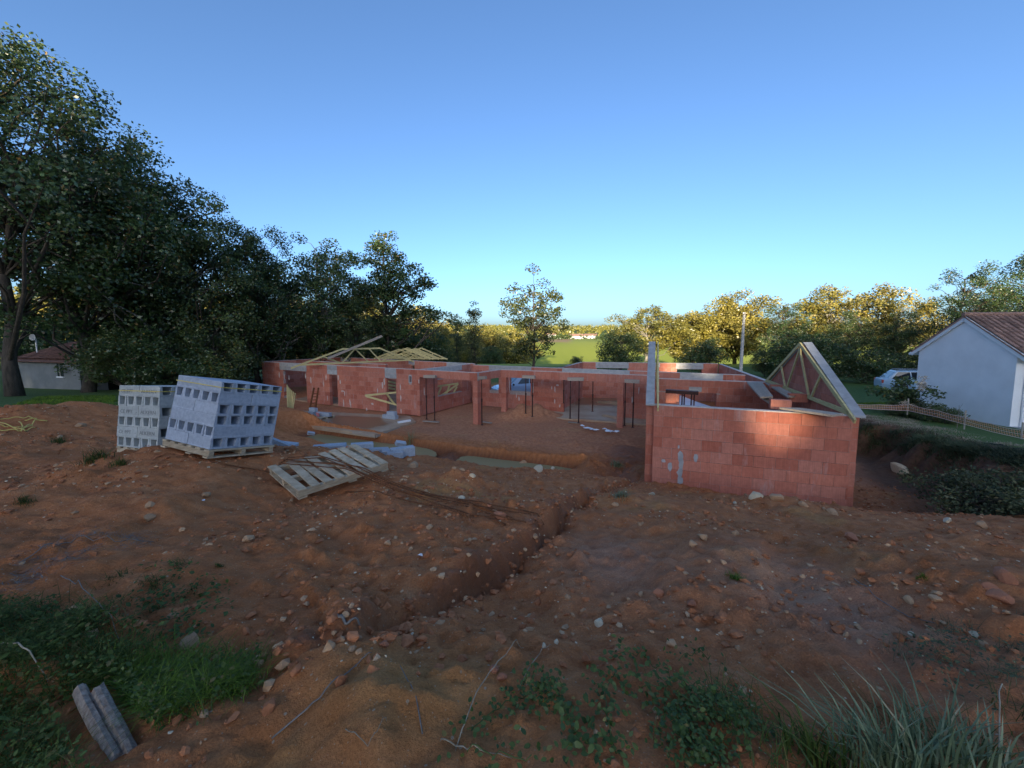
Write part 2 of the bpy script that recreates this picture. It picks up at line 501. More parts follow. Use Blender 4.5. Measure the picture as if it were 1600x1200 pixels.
sb = nt.nodes.new('ShaderNodeSeparateColor'); nt.links.new(zb.outputs['Color'], sb.inputs[0])
n_big = noise(nt, pos, 0.9, 5, 0.6)
n_mid = noise(nt, pos, 6.0, 6, 0.65)
n_fin = noise(nt, pos, 95.0, 6, 0.75)
soil = ramp(nt, n_mid, [(0.25, (0.270, 0.084, 0.028)), (0.5, (0.490, 0.180, 0.066)), (0.75, (0.600, 0.265, 0.115))])
soil = mix(nt, ramp(nt, n_big, [(0.35, (0, 0, 0)), (0.7, (0.75, 0.75, 0.75))]), soil, (0.390, 0.135, 0.048))
soil = mix(nt, math_n(nt, 'MULTIPLY', sa.outputs[2], 0.75), soil, ramp(nt, n_mid, [(0.3, (0.40, 0.175, 0.055)), (0.7, (0.52, 0.260, 0.090))]))
soil = mix(nt, math_n(nt, 'MULTIPLY', sb.outputs[0], 0.7), soil, ramp(nt, n_mid, [(0.3, (0.40, 0.195, 0.120)), (0.7, (0.52, 0.290, 0.195))]))
soil = mix(nt, 0.75, soil, ramp(nt, n_fin, [(0.3, (0.6, 0.57, 0.55)), (0.5, (1, 1, 1)), (0.72, (1.5, 1.5, 1.45))]), 'MULTIPLY')
# tiny pale grit
vor = N(nt, 'ShaderNodeTexVoronoi', Scale=26.0); nt.links.new(pos, vor.inputs['Vector'])
grit = math_n(nt, 'LESS_THAN', vor.outputs['Distance'], 0.17)
sep = nt.nodes.new('ShaderNodeSeparateColor'); nt.links.new(vor.outputs['Color'], sep.inputs[0])
grit = math_n(nt, 'MULTIPLY', grit, math_n(nt, 'GREATER_THAN', sep.outputs[0], 0.80))
soil = mix(nt, math_n(nt, 'MULTIPLY', grit, 0.8), soil, ramp(nt, sep.outputs[1], [(0.2, (0.34, 0.20, 0.10)), (0.8, (0.52, 0.42, 0.30))]))
vor2 = N(nt, 'ShaderNodeTexVoronoi', Scale=80.0); nt.links.new(pos, vor2.inputs['Vector'])
sep2 = nt.nodes.new('ShaderNodeSeparateColor'); nt.links.new(vor2.outputs['Color'], sep2.inputs[0])
grit2 = math_n(nt, 'MULTIPLY', math_n(nt, 'LESS_THAN', vor2.outputs['Distance'], 0.26), math_n(nt, 'GREATER_THAN', sep2.outputs[0], 0.86))
soil = mix(nt, math_n(nt, 'MULTIPLY', grit2, 0.7), soil, ramp(nt, sep2.outputs[1], [(0.2, (0.36, 0.17, 0.08)), (0.8, (0.58, 0.42, 0.27))]))
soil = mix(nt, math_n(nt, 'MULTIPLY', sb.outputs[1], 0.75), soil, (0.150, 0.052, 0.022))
soil = mix(nt, math_n(nt, 'MULTIPLY', zb.outputs['Alpha'], 0.9), soil, ramp(nt, n_mid, [(0.3, (0.055, 0.032, 0.020)), (0.7, (0.130, 0.072, 0.042))]))
lawn = ramp(nt, n_mid, [(0.3, (0.050, 0.092, 0.018)), (0.7, (0.095, 0.150, 0.034))])
crop = ramp(nt, noise(nt, coords(nt, 'Position', (1, 0.12, 1)), 0.05, 3), [(0.3, (0.235, 0.275, 0.030)), (0.7, (0.300, 0.325, 0.040))])
dryc = ramp(nt, n_big, [(0.3, (0.30, 0.20, 0.075)), (0.7, (0.38, 0.26, 0.11))])
col = mix(nt, sa.outputs[0], soil, lawn)
col = mix(nt, sa.outputs[1], col, crop)
col = mix(nt, sb.outputs[2], col, dryc)
nt.links.new(col, bs.inputs['Base Color'])
rg = nt.nodes.new('ShaderNodeMapRange'); nt.links.new(sb.outputs[1], rg.inputs[0]); rg.inputs[3].default_value = 0.95; rg.inputs[4].default_value = 0.45
nt.links.new(rg.outputs[0], bs.inputs['Roughness'])
bs.inputs['Specular IOR Level'].default_value = 0.25
hsum = math_n(nt, 'ADD', math_n(nt, 'MULTIPLY', n_fin, 0.5), math_n(nt, 'ADD', noise(nt, pos, 18.0, 6, 0.7), math_n(nt, 'MULTIPLY', grit, 0.35)))
bump(nt, bs, hsum, 0.9, 0.035)

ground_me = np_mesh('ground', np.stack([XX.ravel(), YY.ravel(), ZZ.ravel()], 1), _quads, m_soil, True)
ca = ground_me.color_attributes.new('zone_a', 'FLOAT_COLOR', 'POINT')
cb = ground_me.color_attributes.new('zone_b', 'FLOAT_COLOR', 'POINT')
_A = np.stack([_grass, np.clip(_field, 0, 1), np.clip(_clay, 0, 1), np.ones_like(_grass)], -1).astype(np.float32)
_B = np.stack([np.clip(_track, 0, 1), np.clip(_wet_and_shade, 0, 1), np.clip(_dry, 0, 1), np.clip(_humus, 0, 1)], -1).astype(np.float32)
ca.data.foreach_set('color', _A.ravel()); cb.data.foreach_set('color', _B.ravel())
ground_o = link('ground', ground_me)
tag(ground_o, 'red stony building soil running into lawn and far green fields', kind='structure')

# ---- muddy standing water
m_water, nt, bs = mat_new('muddy_water')
bs.inputs['Base Color'].default_value = (0.34, 0.29, 0.15, 1)
bs.inputs['Roughness'].default_value = 0.12
bs.inputs['IOR'].default_value = 1.33
bump(nt, bs, noise(nt, coords(nt, 'Position'), 5.0, 3), 0.03, 0.02)
def puddle(u0, u1, v0, v1, z, label):
    pts = []
    n = 26
    for k in range(n):
        t = 2 * math.pi * k / n
        cu, cv = (u0 + u1) / 2 + (u1 - u0) / 2 * math.copysign(abs(math.cos(t)) ** 0.6, math.cos(t)), (v0 + v1) / 2 + (v1 - v0) / 2 * math.copysign(abs(math.sin(t)) ** 0.6, math.sin(t))
        p = E0 + EU * cu + EV * cv
        pts.append((p[0], p[1], z))
    o = MB().poly(pts).build('puddle', m_water)
    return tag(o, label, kind='structure')
puddle(-11.5, -1.9, -3.4, 0.1, -5.03, 'long muddy puddle in the trench beyond the grey blocks')
puddle(-1.2, 4.6, -3.2, 0.1, -5.06, 'narrow muddy puddle in the trench left of the brick garage')
# ------------------------------------------------------------------ building materials
def brick_material():
    m, nt, bs = mat_new('terracotta_block')
    pos = coords(nt, 'Position')
    r = piece_random(nt)
    base = ramp(nt, r, [(0.0, (0.40, 0.125, 0.080)), (0.3, (0.48, 0.168, 0.110)), (0.55, (0.50, 0.205, 0.145)), (0.8, (0.45, 0.165, 0.115)), (1.0, (0.52, 0.190, 0.125))])
    n1 = noise(nt, pos, 9.0, 5, 0.65)
    base = mix(nt, 0.55, base, ramp(nt, n1, [(0.3, (0.72, 0.70, 0.70)), (0.7, (1.2, 1.2, 1.2))]), 'MULTIPLY')
    # ribbed face
    wv = nt.nodes.new('ShaderNodeTexNoise'); wv.inputs['Scale'].default_value = 1.0; wv.inputs['Detail'].default_value = 1.0
    nt.links.new(coords(nt, 'Position', (70, 70, 2.0)), wv.inputs['Vector'])
    base = mix(nt, 0.35, base, ramp(nt, wv.outputs['Fac'], [(0.35, (0.7, 0.7, 0.7)), (0.65, (1.15, 1.15, 1.15))]), 'MULTIPLY')
    # mortar bloom and dribbles
    n2 = noise(nt, coords(nt, 'Position', (3.2, 3.2, 0.75)), 1.3, 4, 0.6)
    base = mix(nt, ramp(nt, n2, [(0.60, (0, 0, 0)), (0.72, (0.5, 0.5, 0.5))]), base, (0.46, 0.36, 0.33))
    nt.links.new(base, bs.inputs['Base Color'])
    bs.inputs['Roughness'].default_value = 0.9
    bs.inputs['Specular IOR Level'].default_value = 0.2
    bump(nt, bs, math_n(nt, 'ADD', wv.outputs['Fac'], noise(nt, pos, 60.0, 3)), 0.4, 0.006)
    return m
M = {}
M['brick'] = brick_material()
M['mortar'] = simple('mortar', (0.30, 0.23, 0.20), (0.44, 0.36, 0.32), 12, 0.95, 0.4)
M['screed'] = simple('wall_top_mortar', (0.44, 0.37, 0.33), (0.60, 0.53, 0.48), 9, 0.95, 0.3)
M['lintel'] = simple('precast_concrete', (0.28, 0.28, 0.28), (0.40, 0.40, 0.39), 5, 0.9, 0.3, vary=0.12)
M['cap'] = simple('trowelled_concrete', (0.27, 0.27, 0.27), (0.40, 0.40, 0.40), 4, 0.9, 0.4)
M['slab'] = simple('dusty_slab', (0.36, 0.21, 0.12), (0.50, 0.37, 0.25), 0.9, 0.7, 0.15)
M['timber'] = simple('treated_pine', (0.44, 0.36, 0.15), (0.60, 0.50, 0.24), 5, 0.7, 0.2, 0.004, 0.15, (1, 1, 6))
M['plank'] = simple('weathered_plank', (0.27, 0.21, 0.16), (0.42, 0.35, 0.28), 7, 0.85, 0.4, 0.005, 0.2, (6, 1, 6))
M['pallet'] = simple('pallet_wood', (0.34, 0.25, 0.155), (0.56, 0.45, 0.31), 9, 0.85, 0.4, 0.005, 0.2, (1, 1, 5))
M['steel'] = simple('painted_rusty_steel', (0.035, 0.018, 0.016), (0.085, 0.032, 0.024), 20, 0.6, 0.2, metal=0.2)
M['rust'] = simple('rust', (0.085, 0.030, 0.012), (0.20, 0.075, 0.025), 30, 0.85, 0.4)
M['block'] = simple('grey_aggregate', (0.30, 0.335, 0.39), (0.41, 0.45, 0.51), 22, 0.95, 0.6, 0.008, 0.10)
M['block_bare'] = simple('greenish_aggregate', (0.36, 0.375, 0.355), (0.49, 0.505, 0.475), 22, 0.95, 0.6, 0.008, 0.10)
M['blue_block'] = simple('pale_aggregate', (0.31, 0.34, 0.38), (0.42, 0.455, 0.50), 22, 0.95, 0.5, 0.008, 0.10)
M['ink'] = simple('print_ink', (0.15, 0.155, 0.15), (0.24, 0.245, 0.24), 30, 0.9, 0)
M['strap'] = simple('yellow_strap', (0.52, 0.40, 0.10), (0.62, 0.50, 0.14), 5, 0.4, 0)
M['white'] = simple('white_sheet', (0.72, 0.74, 0.76), (0.82, 0.84, 0.86), 3, 0.4, 0.3, 0.02)
M['red_rag'] = simple('pink_rag', (0.50, 0.14, 0.14), (0.62, 0.25, 0.24), 12, 0.9, 0.2)

def plan(px, py, z=None):
    return at_z(px, py, TOP if z is None else z)
# wall ends on plan
K1 = plan(409, 565.5); KW = plan(655, 578); K3 = plan(746, 583); K4 = plan(783, 578); K5 = plan(1030, 587.6)
KB = plan(735, 569)
K6 = plan(738, 570.4); K7 = plan(880, 575.3); K8 = plan(1165, 586.6)
K9 = plan(911, 566); K10 = plan(1122, 568.4)
_wd = (KW - K1) / np.linalg.norm(KW - K1)
_wn = np.array([-_wd[1], _wd[0], 0.0]); _wn = _wn if _wn[1] > 0 else -_wn
K11 = K1 + _wn * 7.0                       # rear left of the wing
K12 = KB + (K11 - K1) * 0.0 + np.array([0, 0, 0])

house = thing('unfinished_house', 'roofless single-storey red clay block house with a gabled garage', 'building', tuple(np.array([GA[0], GA[1] + 6, FLOOR])))
HL = np.array(house.location)
BRICK_L, BRICK_H, JOINT = 0.50, 0.30, 0.008
unit_brick = MB().box((0, 0, 0), (1, 1, 1)).mesh('brick', M['brick'])
brick_count = [0]
BRICK_LIMIT = 296

def clip_poly(poly, hp):
    """clip a convex 2-d polygon by half planes a*s+b*z<=c"""
    for a, b, c in hp:
        out = []
        for i in range(len(poly)):
            p, q = poly[i], poly[(i + 1) % len(poly)]
            dp = a * p[0] + b * p[1] - c; dq = a * q[0] + b * q[1] - c
            if dp <= 0: out.append(p)
            if dp * dq < 0:
                t = dp / (dp - dq); out.append((p[0] + t * (q[0] - p[0]), p[1] + t * (q[1] - p[1])))
        poly = out
        if len(poly) < 3: return None
    return poly

class Wall:
    """a clay block wall from P to Q; openings in metres along it"""
    def __init__(self, P, Q, z0=FLOOR, z1=TOP, t=0.20, openings=(), single=False, hp=None, screed=True, side=1):
        self.P = np.array([P[0], P[1], 0.0]); self.Q = np.array([Q[0], Q[1], 0.0])
        self.L = float(np.linalg.norm(self.Q - self.P)); self.d = (self.Q - self.P) / self.L
        n = np.array([-self.d[1], self.d[0], 0.0])
        # the wall's body lies behind the surveyed edge as seen from the camera
        if np.dot(n, self.P) < 0: n = -n
        self.n = n * side; self.z0, self.z1, self.t = z0, z1, t
        self.op = list(openings); self.hp = hp
        self.single = single; self.screed = screed
    def s(self, px):
        r = (px - 800.0) / FPX           # x / y' ; pitch handled with the wall top level
        # solve for the point on the line that projects to column px at mid height
        zc = (self.z0 + self.z1) / 2
        k = r * _cp
        A = self.d[0] - k * self.d[1]
        B = k * self.P[1] - r * zc * _sp - self.P[0]
        return B / A
    def z(self, px, py):
        s = self.s(px); p = self.P + self.d * s
        d = ray(px, py)
        return d[2] * p[1] / d[1]
    def pt(self, s, z, off=0.0):
        return self.P + self.d * s + self.n * off + np.array([0, 0, z])
    def hole(self, x0, x1, ytop=None, ybot=None, zt=None, zb=None):
        s0, s1 = sorted((self.s(x0), self.s(x1)))
        xm = (x0 + x1) / 2
        zt = self.z(xm, ytop) if zt is None else zt
        zb = self.z0 if (zb is None and ybot is None) else (self.z(xm, ybot) if zb is None else zb)
        self.op.append((s0, s1, zb, zt)); return self
    def spans(self, a, b, za, zb):
        """pieces of the strip [a,b]x[za,zb] outside the openings"""
        segs = [(a, b)]
        for s0, s1, o0, o1 in self.op:
            if o1 <= za + 0.05 or o0 >= zb - 0.05: continue
            new = []
            for x0, x1 in segs:
                if s1 <= x0 or s0 >= x1: new.append((x0, x1)); continue
                if s0 > x0: new.append((x0, s0))
                if s1 < x1: new.append((s1, x1))
            segs = new
        return [q for q in segs if q[1] - q[0] > 0.03]
    def build(self, name='wall', label=None):
        z1 = self.z1
        n = max(1, int(round((z1 - self.z0) / BRICK_H)))
        zs = [z1 - i * (z1 - self.z0) / n for i in range(n + 1)][::-1]
        cuts = sorted(set(zs + [z for o in self.op for z in o[2:]]))
        cuts = [z for z in cuts if self.z0 - 1e-6 <= z <= z1 + 1e-6]
        core = MB()
        ins = 0.012
        for za, zb in zip(cuts[:-1], cuts[1:]):
            if zb - za < 0.01: continue
            for a, b in self._cut((za + zb) / 2):
                if self.hp:
                    pl = clip_poly([(a + ins, za), (b - ins, za), (b - ins, zb), (a + ins, zb)], [(p, q, c - ins) for p, q, c in self.hp])
                    if pl: core.prism([self.pt(s, z, ins) for s, z in pl], self.n * (self.t - 2 * ins))
                else:
                    core.boxa(self.pt(a + ins, za, ins), self.d * (b - a - 2 * ins), self.n * (self.t - 2 * ins), (0, 0, zb - za - 1e-4))
        w = core.build(name, M['mortar'], house)
        if label: w['label'] = label
        rest = MB()
        ang = math.atan2(self.d[1], self.d[0])
        for i, (za, zb) in enumerate(zip(zs[:-1], zs[1:])):
            for a, b in self.spans(0, self.L, za, zb):
                x = a - (BRICK_L * (0.5 if i % 2 else 1.0)) * (0.999 if a > 0.01 else 1.0) + (BRICK_L * 0.5 if i % 2 else BRICK_L) * 0
                grid0 = math.floor((a - (BRICK_L / 2 if i % 2 else 0)) / BRICK_L) * BRICK_L + (BRICK_L / 2 if i % 2 else 0)
                x = grid0
                while x < b - 1e-6:
                    p, q = max(x, a), min(x + BRICK_L, b)
                    x += BRICK_L
                    if q - p < 0.04: continue
                    # trim against openings that cover part of the course height
                    ya, yb = za, zb
                    for s0, s1, o0, o1 in self.op:
                        if p < s1 - 0.02 and q > s0 + 0.02:
                            if ya < o1 <= ya + 0.06: ya = o1
                            if yb - 0.06 <= o0 < yb: yb = o0
                    j = JOINT / 2
                    off = random.uniform(-0.004, 0.004)
                    if self.hp:
                        pl = clip_poly([(p + j, ya + j), (q - j, ya + j), (q - j, yb - j), (p + j, yb - j)], self.hp)
                        if pl: rest.prism([self.pt(s, z, off) for s, z in pl], self.n * self.t)
                    elif self.single and brick_count[0] < BRICK_LIMIT:
                        brick_count[0] += 1
                        c = self.pt((p + q) / 2, (ya + yb) / 2, self.t / 2 + off)
                        link('brick', unit_brick, w, tuple(c - HL), (random.uniform(-.004, .004), random.uniform(-.003, .003), ang + random.uniform(-.004, .004)), (q - p - JOINT, self.t, yb - ya - JOINT))
                    else:
                        rest.boxa(self.pt(p + j, ya + j, off), self.d * (q - p - JOINT), self.n * self.t, (0, 0, yb - ya - JOINT))
        if rest.f:
            o = rest.build('bricks', M['brick'], w); o['kind'] = 'stuff'
        if self.screed and not self.hp:
            tp = MB()
            for a, b in self.spans(0, self.L, z1 - 0.02, z1):
                tp.boxa(self.pt(a + 0.003, z1 - JOINT / 2 + 0.001, 0.004), self.d * (b - a - 0.006), self.n * (self.t - 0.008), (0, 0, 0.022))
            tp.build('wall_top', M['screed'], w)
        self.obj = w
        return self
    def _cut(self, z):
        segs = [(0.0, self.L)]
        for s0, s1, o0, o1 in self.op:
            if not (o0 - 1e-6 <= z <= o1 + 1e-6): continue
            new = []
            for x0, x1 in segs:
                if s1 <= x0 or s0 >= x1: new.append((x0, x1)); continue
                if s0 > x0: new.append((x0, s0))
                if s1 < x1: new.append((s1, x1))
            segs = new
        return [q for q in segs if q[1] - q[0] > 0.03]
    def lintel(self, x0, x1, h=0.6, zt=None):
        s0, s1 = sorted((self.s(x0), self.s(x1)))
        zt = self.z1 + 0.012 if zt is None else zt
        k = max(1, int(round((s1 - s0) / 0.55))); 
        lt = None
        rows = 2 if h > 0.35 else 1
        for r_ in range(rows):
            b = MB()
            b.boxa(self.pt(s0 + 0.01 * r_, zt - h + r_ * h / rows, -0.010 - 0.003 * r_), self.d * (s1 - s0 - 0.02 * r_), self.n * (self.t + 0.020), (0, 0, h / rows - 0.006))
            b.build('lintel', M['lintel'], self.obj, bevel=0.006)
        return self

# ------------------------------------------------------------------ garage, nearest the camera
g_front = Wall(GA, GB, single=True).build('wall', 'front wall of the garage, nearest the camera')
RISE = 1.70
def gable(P, label, inward):
    Q = P + HV * G_D
    W = Wall(P, Q)
    # body of the wall lies outside the room
    nrm = np.array([-W.d[1], W.d[0], 0.0]); W.n = -nrm * inward
    m = RISE / (G_D / 2)
    # lower part
    W.op = []
    W.P = W.P + W.d * 0.205; W.L -= 0.205
    W.build('wall', label)
    hp = [(-m, 1.0, TOP - m * 0.0 + 0.0), (m, 1.0, TOP + m * G_D)]
    # gable triangle: z <= TOP + m*s and z <= TOP + m*(G_D - s)
    hp = [(-m, 1.0, TOP), (m, 1.0, TOP + m * G_D)]
    Tg = Wall(P, Q, z0=TOP + 0.02, z1=TOP + 6 * BRICK_H + 0.02, hp=hp); Tg.n = W.n
    Tg.build('gable', label.replace('wall', 'gable') if False else None)
    # trowelled concrete cap on both slopes
    cap = MB()
    a = P + np.array([0, 0, TOP - P[2]]); 
    for sa, sb in ((-0.03, G_D / 2), (G_D + 0.03, G_D / 2)):
        za, zb_ = TOP + m * (min(sa, G_D - sa) if sa < G_D else G_D - sa), TOP + RISE
        p0 = np.array([P[0], P[1], 0]) + W.d * sa - W.n * 0.012; p1 = np.array([P[0], P[1], 0]) + W.d * sb - W.n * 0.012
        cap.prism([p0 + [0, 0, za + 0.0], p1 + [0, 0, zb_ + 0.0], p1 + [0, 0, zb_ + 0.05], p0 + [0, 0, za + 0.05]], W.n * 0.235)
    cap.build('gable_coping', M['cap'], W.obj)
    return W
g_left = gable(GA, 'left gable wall of the garage', -1)
g_right = gable(GB, 'right gable wall of the garage', 1)
# mend: gables stand on the inside of the outer faces
g_back = Wall(GD, GC).hole(1040, 1118, zt=TOP - 0.55).build('wall', 'rear wall of the garage')
g_back.lintel(1075, 1095, 0.22, TOP - 0.3)
# grey mortar smears on the front wall
def smear(W, px0, py0, wpx, hpx, seed):
    r = random.Random(seed)
    s0 = W.s(px0 - wpx / 2); s1 = W.s(px0 + wpx / 2); za = W.z(px0, py0 + hpx / 2); zb = W.z(px0, py0 - hpx / 2)
    pts = []
    n = 14
    for k in range(n):
        t = 2 * math.pi * k / n
        rr = 0.75 + 0.5 * r.random()
        pts.append(W.pt((s0 + s1) / 2 + (s1 - s0) / 2 * math.cos(t) * rr, (za + zb) / 2 + (zb - za) / 2 * math.sin(t) * rr, -0.008))
    MB().prism(pts, W.n * 0.006).build('mortar_smear', M['cap'] if W is g_front else M['screed'], W.obj)
for i, (a, b, c, d) in enumerate([(1063,713,8,18),(1065,728,7,26),(1064,752,8,22),(1063,738,9,14),(1048,729,7,16),(1047,760,5,12),(1087,715,6,14),(1037,720,7,6),(1060,698,3,6)]):
    smear(g_front, a, b, c, d, i)

# ------------------------------------------------------------------ main house
w1 = Wall(K1, KW, single=True)
w1.hole(443, 479, zt=TOP - 0.52)
w1.hole(515, 527, zt=TOP - 0.62)
w1.hole(604, 619, zt=TOP - 0.62)
w1.hole(639.5, 643.5, 587, 598)
w1.build('wall', 'front wall of the left wing with three door openings')
w1.lintel(438, 480, 0.52).lintel(512, 527.5, 0.6).lintel(602, 620, 0.6)
fr = MB()
s0, s1 = w1.s(639), w1.s(644); za, zb = w1.z(641, 598.5), w1.z(641, 586.5)
for a in ((s0, za, 0.05, zb - za), (s1 - 0.05, za, 0.05, zb - za), (s0 + 0.05, za, s1 - s0 - 0.1, 0.05), (s0 + 0.05, zb - 0.05, s1 - s0 - 0.1, 0.05)):
    fr.boxa(w1.pt(a[0], a[1], -0.012), w1.d * a[2], w1.n * 0.1, (0, 0, a[3]))
fr.build('vent_frame', M['lintel'], w1.obj)
for i, (a, b, c, d) in enumerate([(444.5,589,1.5,9),(437,586,2,8),(486,594,2,10),(510,590,1.5,8),(529,590,1.5,9),(532,597,2,6),(506,600,1,9),(538,615,1.2,8),(535,611,5,2),(536,630,1.5,12),(547,632,1.2,10),(511,622,1,8),(598,602,2.5,9),(601,596,2,12),(590,610,1.5,7),(626,605,1.5,10),(626,622,1.8,10),(626,642,1.5,8),(546,628,1.5,9),(572,640,2,5),(581,631,4,3),(655,596,1.5,6),(663,612,1,12),(452,590,1.5,8),(478,588,1.5,8)]):
    smear(w1, a, b, c, d, 100 + i)

beam_h = 0.42
b1 = Wall(KW + _wd * 0.0, K3, z0=TOP - beam_h, z1=TOP)
b1.P = b1.P + b1.d * 0.001
b1.build('beam', 'clay block beam over the left end of the terrace')
b2 = Wall(K3, K4, z0=TOP - beam_h, z1=TOP); b2.P = b2.P + b2.d * 0.21; b2.L -= 0.215; b2.build('beam')
b3 = Wall(K4, K5, z0=TOP - beam_h, z1=TOP); b3.build('beam', 'long clay block beam over the terrace')
def column(p, d, n, zt, label):
    """square column of stacked clay blocks"""
    c = MB()
    k = 8
    z0 = FLOOR - 0.1; hh = (zt - z0) / k
    for i in range(k):
        o = np.array([p[0], p[1], z0 + i * hh]) + d * random.uniform(-.004, .004)
        c.boxa(o, d * 0.30, n * 0.30, (0, 0, hh - 0.007))
    core = MB().boxa(np.array([p[0], p[1], z0]) + d * 0.015 + n * 0.015, d * 0.27, n * 0.27, (0, 0, zt - z0 - 0.008)).build('column', M['mortar'], house)
    o = c.build('column_blocks', M['brick'], core)
    core['label'] = label
col_z = TOP - beam_h - 0.004
column(K3 - b1.d * 0.30, b1.d, b1.n, col_z, 'square red block column at the outer corner of the terrace')
column(K4 + b3.d * 0.01, b3.d, b3.n, col_z, 'square red block column at the inner corner of the terrace')
_s = b3.s(970.0)
column(b3.P + b3.d * (_s - 0.15) , b3.d, b3.n, col_z, 'square red block column before the right-hand room')

w11 = Wall(KW, KB); w11.P = w11.P + w11.d * 0.22; w11.L -= 0.22
w11.hole(684, 722, zt=TOP - 0.75, zb=FLOOR + 0.95)
w11.build('wall', 'side wall of the left wing with a wide window opening')
w11.lintel(668, 722, 0.34)
w3 = Wall(K6, K8)
w3.hole(797, 829, 589, 611.5)
w3.hole(765, 779, 590, 609.5)
w3.hole(881, 966, zt=TOP - 0.36)
w3.hole(1061, 1128, zt=TOP - 0.36, zb=FLOOR + 0.9)
w3.build('wall', 'rear wall of the terrace with window openings')
w3.lintel(764, 830, 0.3).lintel(878, 983, 0.34).lintel(1061, 1128, 0.34)
for i, (a, b, c, d) in enumerate([(796,605,1.2,20),(807,618,1.2,8),(811,623,1.8,7),(833,608,1.5,14),(867,608,2,10),(867,627,2,7),(871,602,5,2.5),(862,606,1.5,6),(833,600,1,5),(788,597,1,12),(998,610,1.5,12),(988,625,2,10),(875,634,2,5),(1040,610,1.5,10)]):
    smear(w3, a, b, c, d, 200 + i)
w8 = Wall(K9, w3.pt(w3.s(874), 0) + np.array([0, 0, 0])); w8.L -= 0.21; w8.build('wall')
w7 = Wall(K9, K10)
w7.hole(932, 980, zt=TOP - 0.42, zb=TOP - 0.75)
w7.hole(1057, 1096, zt=TOP - 0.42, zb=TOP - 1.0)
w7.hole(1019, 1029, zt=TOP - 0.5, zb=TOP - 0.8)
w7.build('wall', 'rear wall of the house')
w7.lintel(930, 982, 0.42).lintel(1055, 1098, 0.42).lintel(1018, 1030, 0.3)
w12 = Wall(K10, GC); w12.P = w12.P + w12.d * 0.22; w12.L -= 0.42; w12.build('wall', 'right-hand side wall of the house')
# partition of the right-hand room
r_left = Wall(w3.pt(w3.s(881) - 0.2, 0) + HV * 0.21, w3.pt(w3.s(881) - 0.2, 0) + HV * 3.2); r_left.build('wall')
# wing: rear wall, left end, and the walls behind it
w_rear = Wall(K11, KB + _wn * 0.4)
w_rear.hole(643, 648, zt=TOP - 0.35, zb=TOP - 0.9)
w_rear.build('wall', 'rear wall of the left wing')
w_rear.lintel(639, 648.5, 0.3).lintel(528, 549, 0.36).lintel(698, 728, 0.4)
w_end = Wall(K1, K11); w_end.P = w_end.P + w_end.d * 0.21; w_end.L -= 0.22; w_end.build('wall')
part_p = w1.pt(w1.s(490), 0) + _wn * 2.6
w_in = Wall(w1.pt(w1.s(436), 0) + _wn * 2.4, w1.pt(w1.s(560), 0) + _wn * 2.4, z1=TOP - 0.02)
w_in.hole(464, 472, 583, 610)
w_in.build('wall', 'inner wall of the left wing with a narrow window')
# ------------------------------------------------------------------ slabs
def slab(pix, z, label, th=0.18):
    pts = [at_z(a, b, z) for a, b in pix]
    o = MB().prism(pts, (0, 0, -th)).build('concrete_slab', M['slab'], house)
    o['label'] = label
slab([(432, 652), (478, 664), (586, 679), (602, 673), (650, 659), (640, 650), (440, 640)], FLOOR + 0.02, 'muddy terrace slab before the left wing')
slab([(839, 651), (905, 655), (1022, 664), (1030, 640), (1022, 606), (905, 603), (882, 636)], FLOOR + 0.05, 'dusty slab of the right-hand room')
inner = [w1.pt(0.3, FLOOR + 0.05, 0.25), w1.pt(w1.L - 0.1, FLOOR + 0.05, 0.25), w1.pt(w1.L - 0.1, FLOOR + 0.05, 6.6), w1.pt(0.3, FLOOR + 0.05, 6.6)]
MB().prism(inner, (0, 0, -0.2)).build('concrete_slab', M['slab'], house)
gi = [np.array([GA[0], GA[1], FLOOR + 0.08]) + HU * a + HV * b for a, b in ((0.05, 0.25), (G_W - 0.05, 0.25), (G_W - 0.05, G_D), (0.05, G_D))]
MB().prism(gi, (0, 0, -0.2)).build('concrete_slab', M['slab'], house)
# wet film on the slabs
m_film, nt, bs = mat_new('wet_film')
bs.inputs['Base Color'].default_value = (0.26, 0.135, 0.070, 1); bs.inputs['Roughness'].default_value = 0.28
def blob(pix, z, name, mat, label, seed, cat=None):
    r = random.Random(seed); pts = []
    for i in range(len(pix)):
        a = np.array(pix[i]); b = np.array(pix[(i + 1) % len(pix)])
        for t in (0, 0.34, 0.67):
            q = a + (b - a) * t + np.array([r.uniform(-1, 1) * 1.5, r.uniform(-1, 1) * 0.6])
            pts.append(at_z(q[0], q[1], z))
    o = MB().poly(pts).build(name, mat)
    return tag(o, label, kind='structure')
blob([(508, 660), (575, 670), (612, 662), (592, 652), (530, 649)], FLOOR + 0.025, 'puddle', m_film, 'thin brown puddle on the slab before the left wing', 1)
blob([(895, 632), (960, 634), (966, 620), (905, 616)], FLOOR + 0.055, 'puddle', m_film, 'reddish wet patch on the slab of the right-hand room', 2)
blob([(930, 629), (966, 634), (966, 627), (935, 626)], FLOOR + 0.060, 'puddle', m_water, 'small clear puddle on the slab behind the thin prop', 3)
blob([(938, 650), (968, 657), (972, 651), (942, 648)], FLOOR + 0.060, 'puddle', m_water, 'clear puddle at the foot of the red column on the slab', 4)
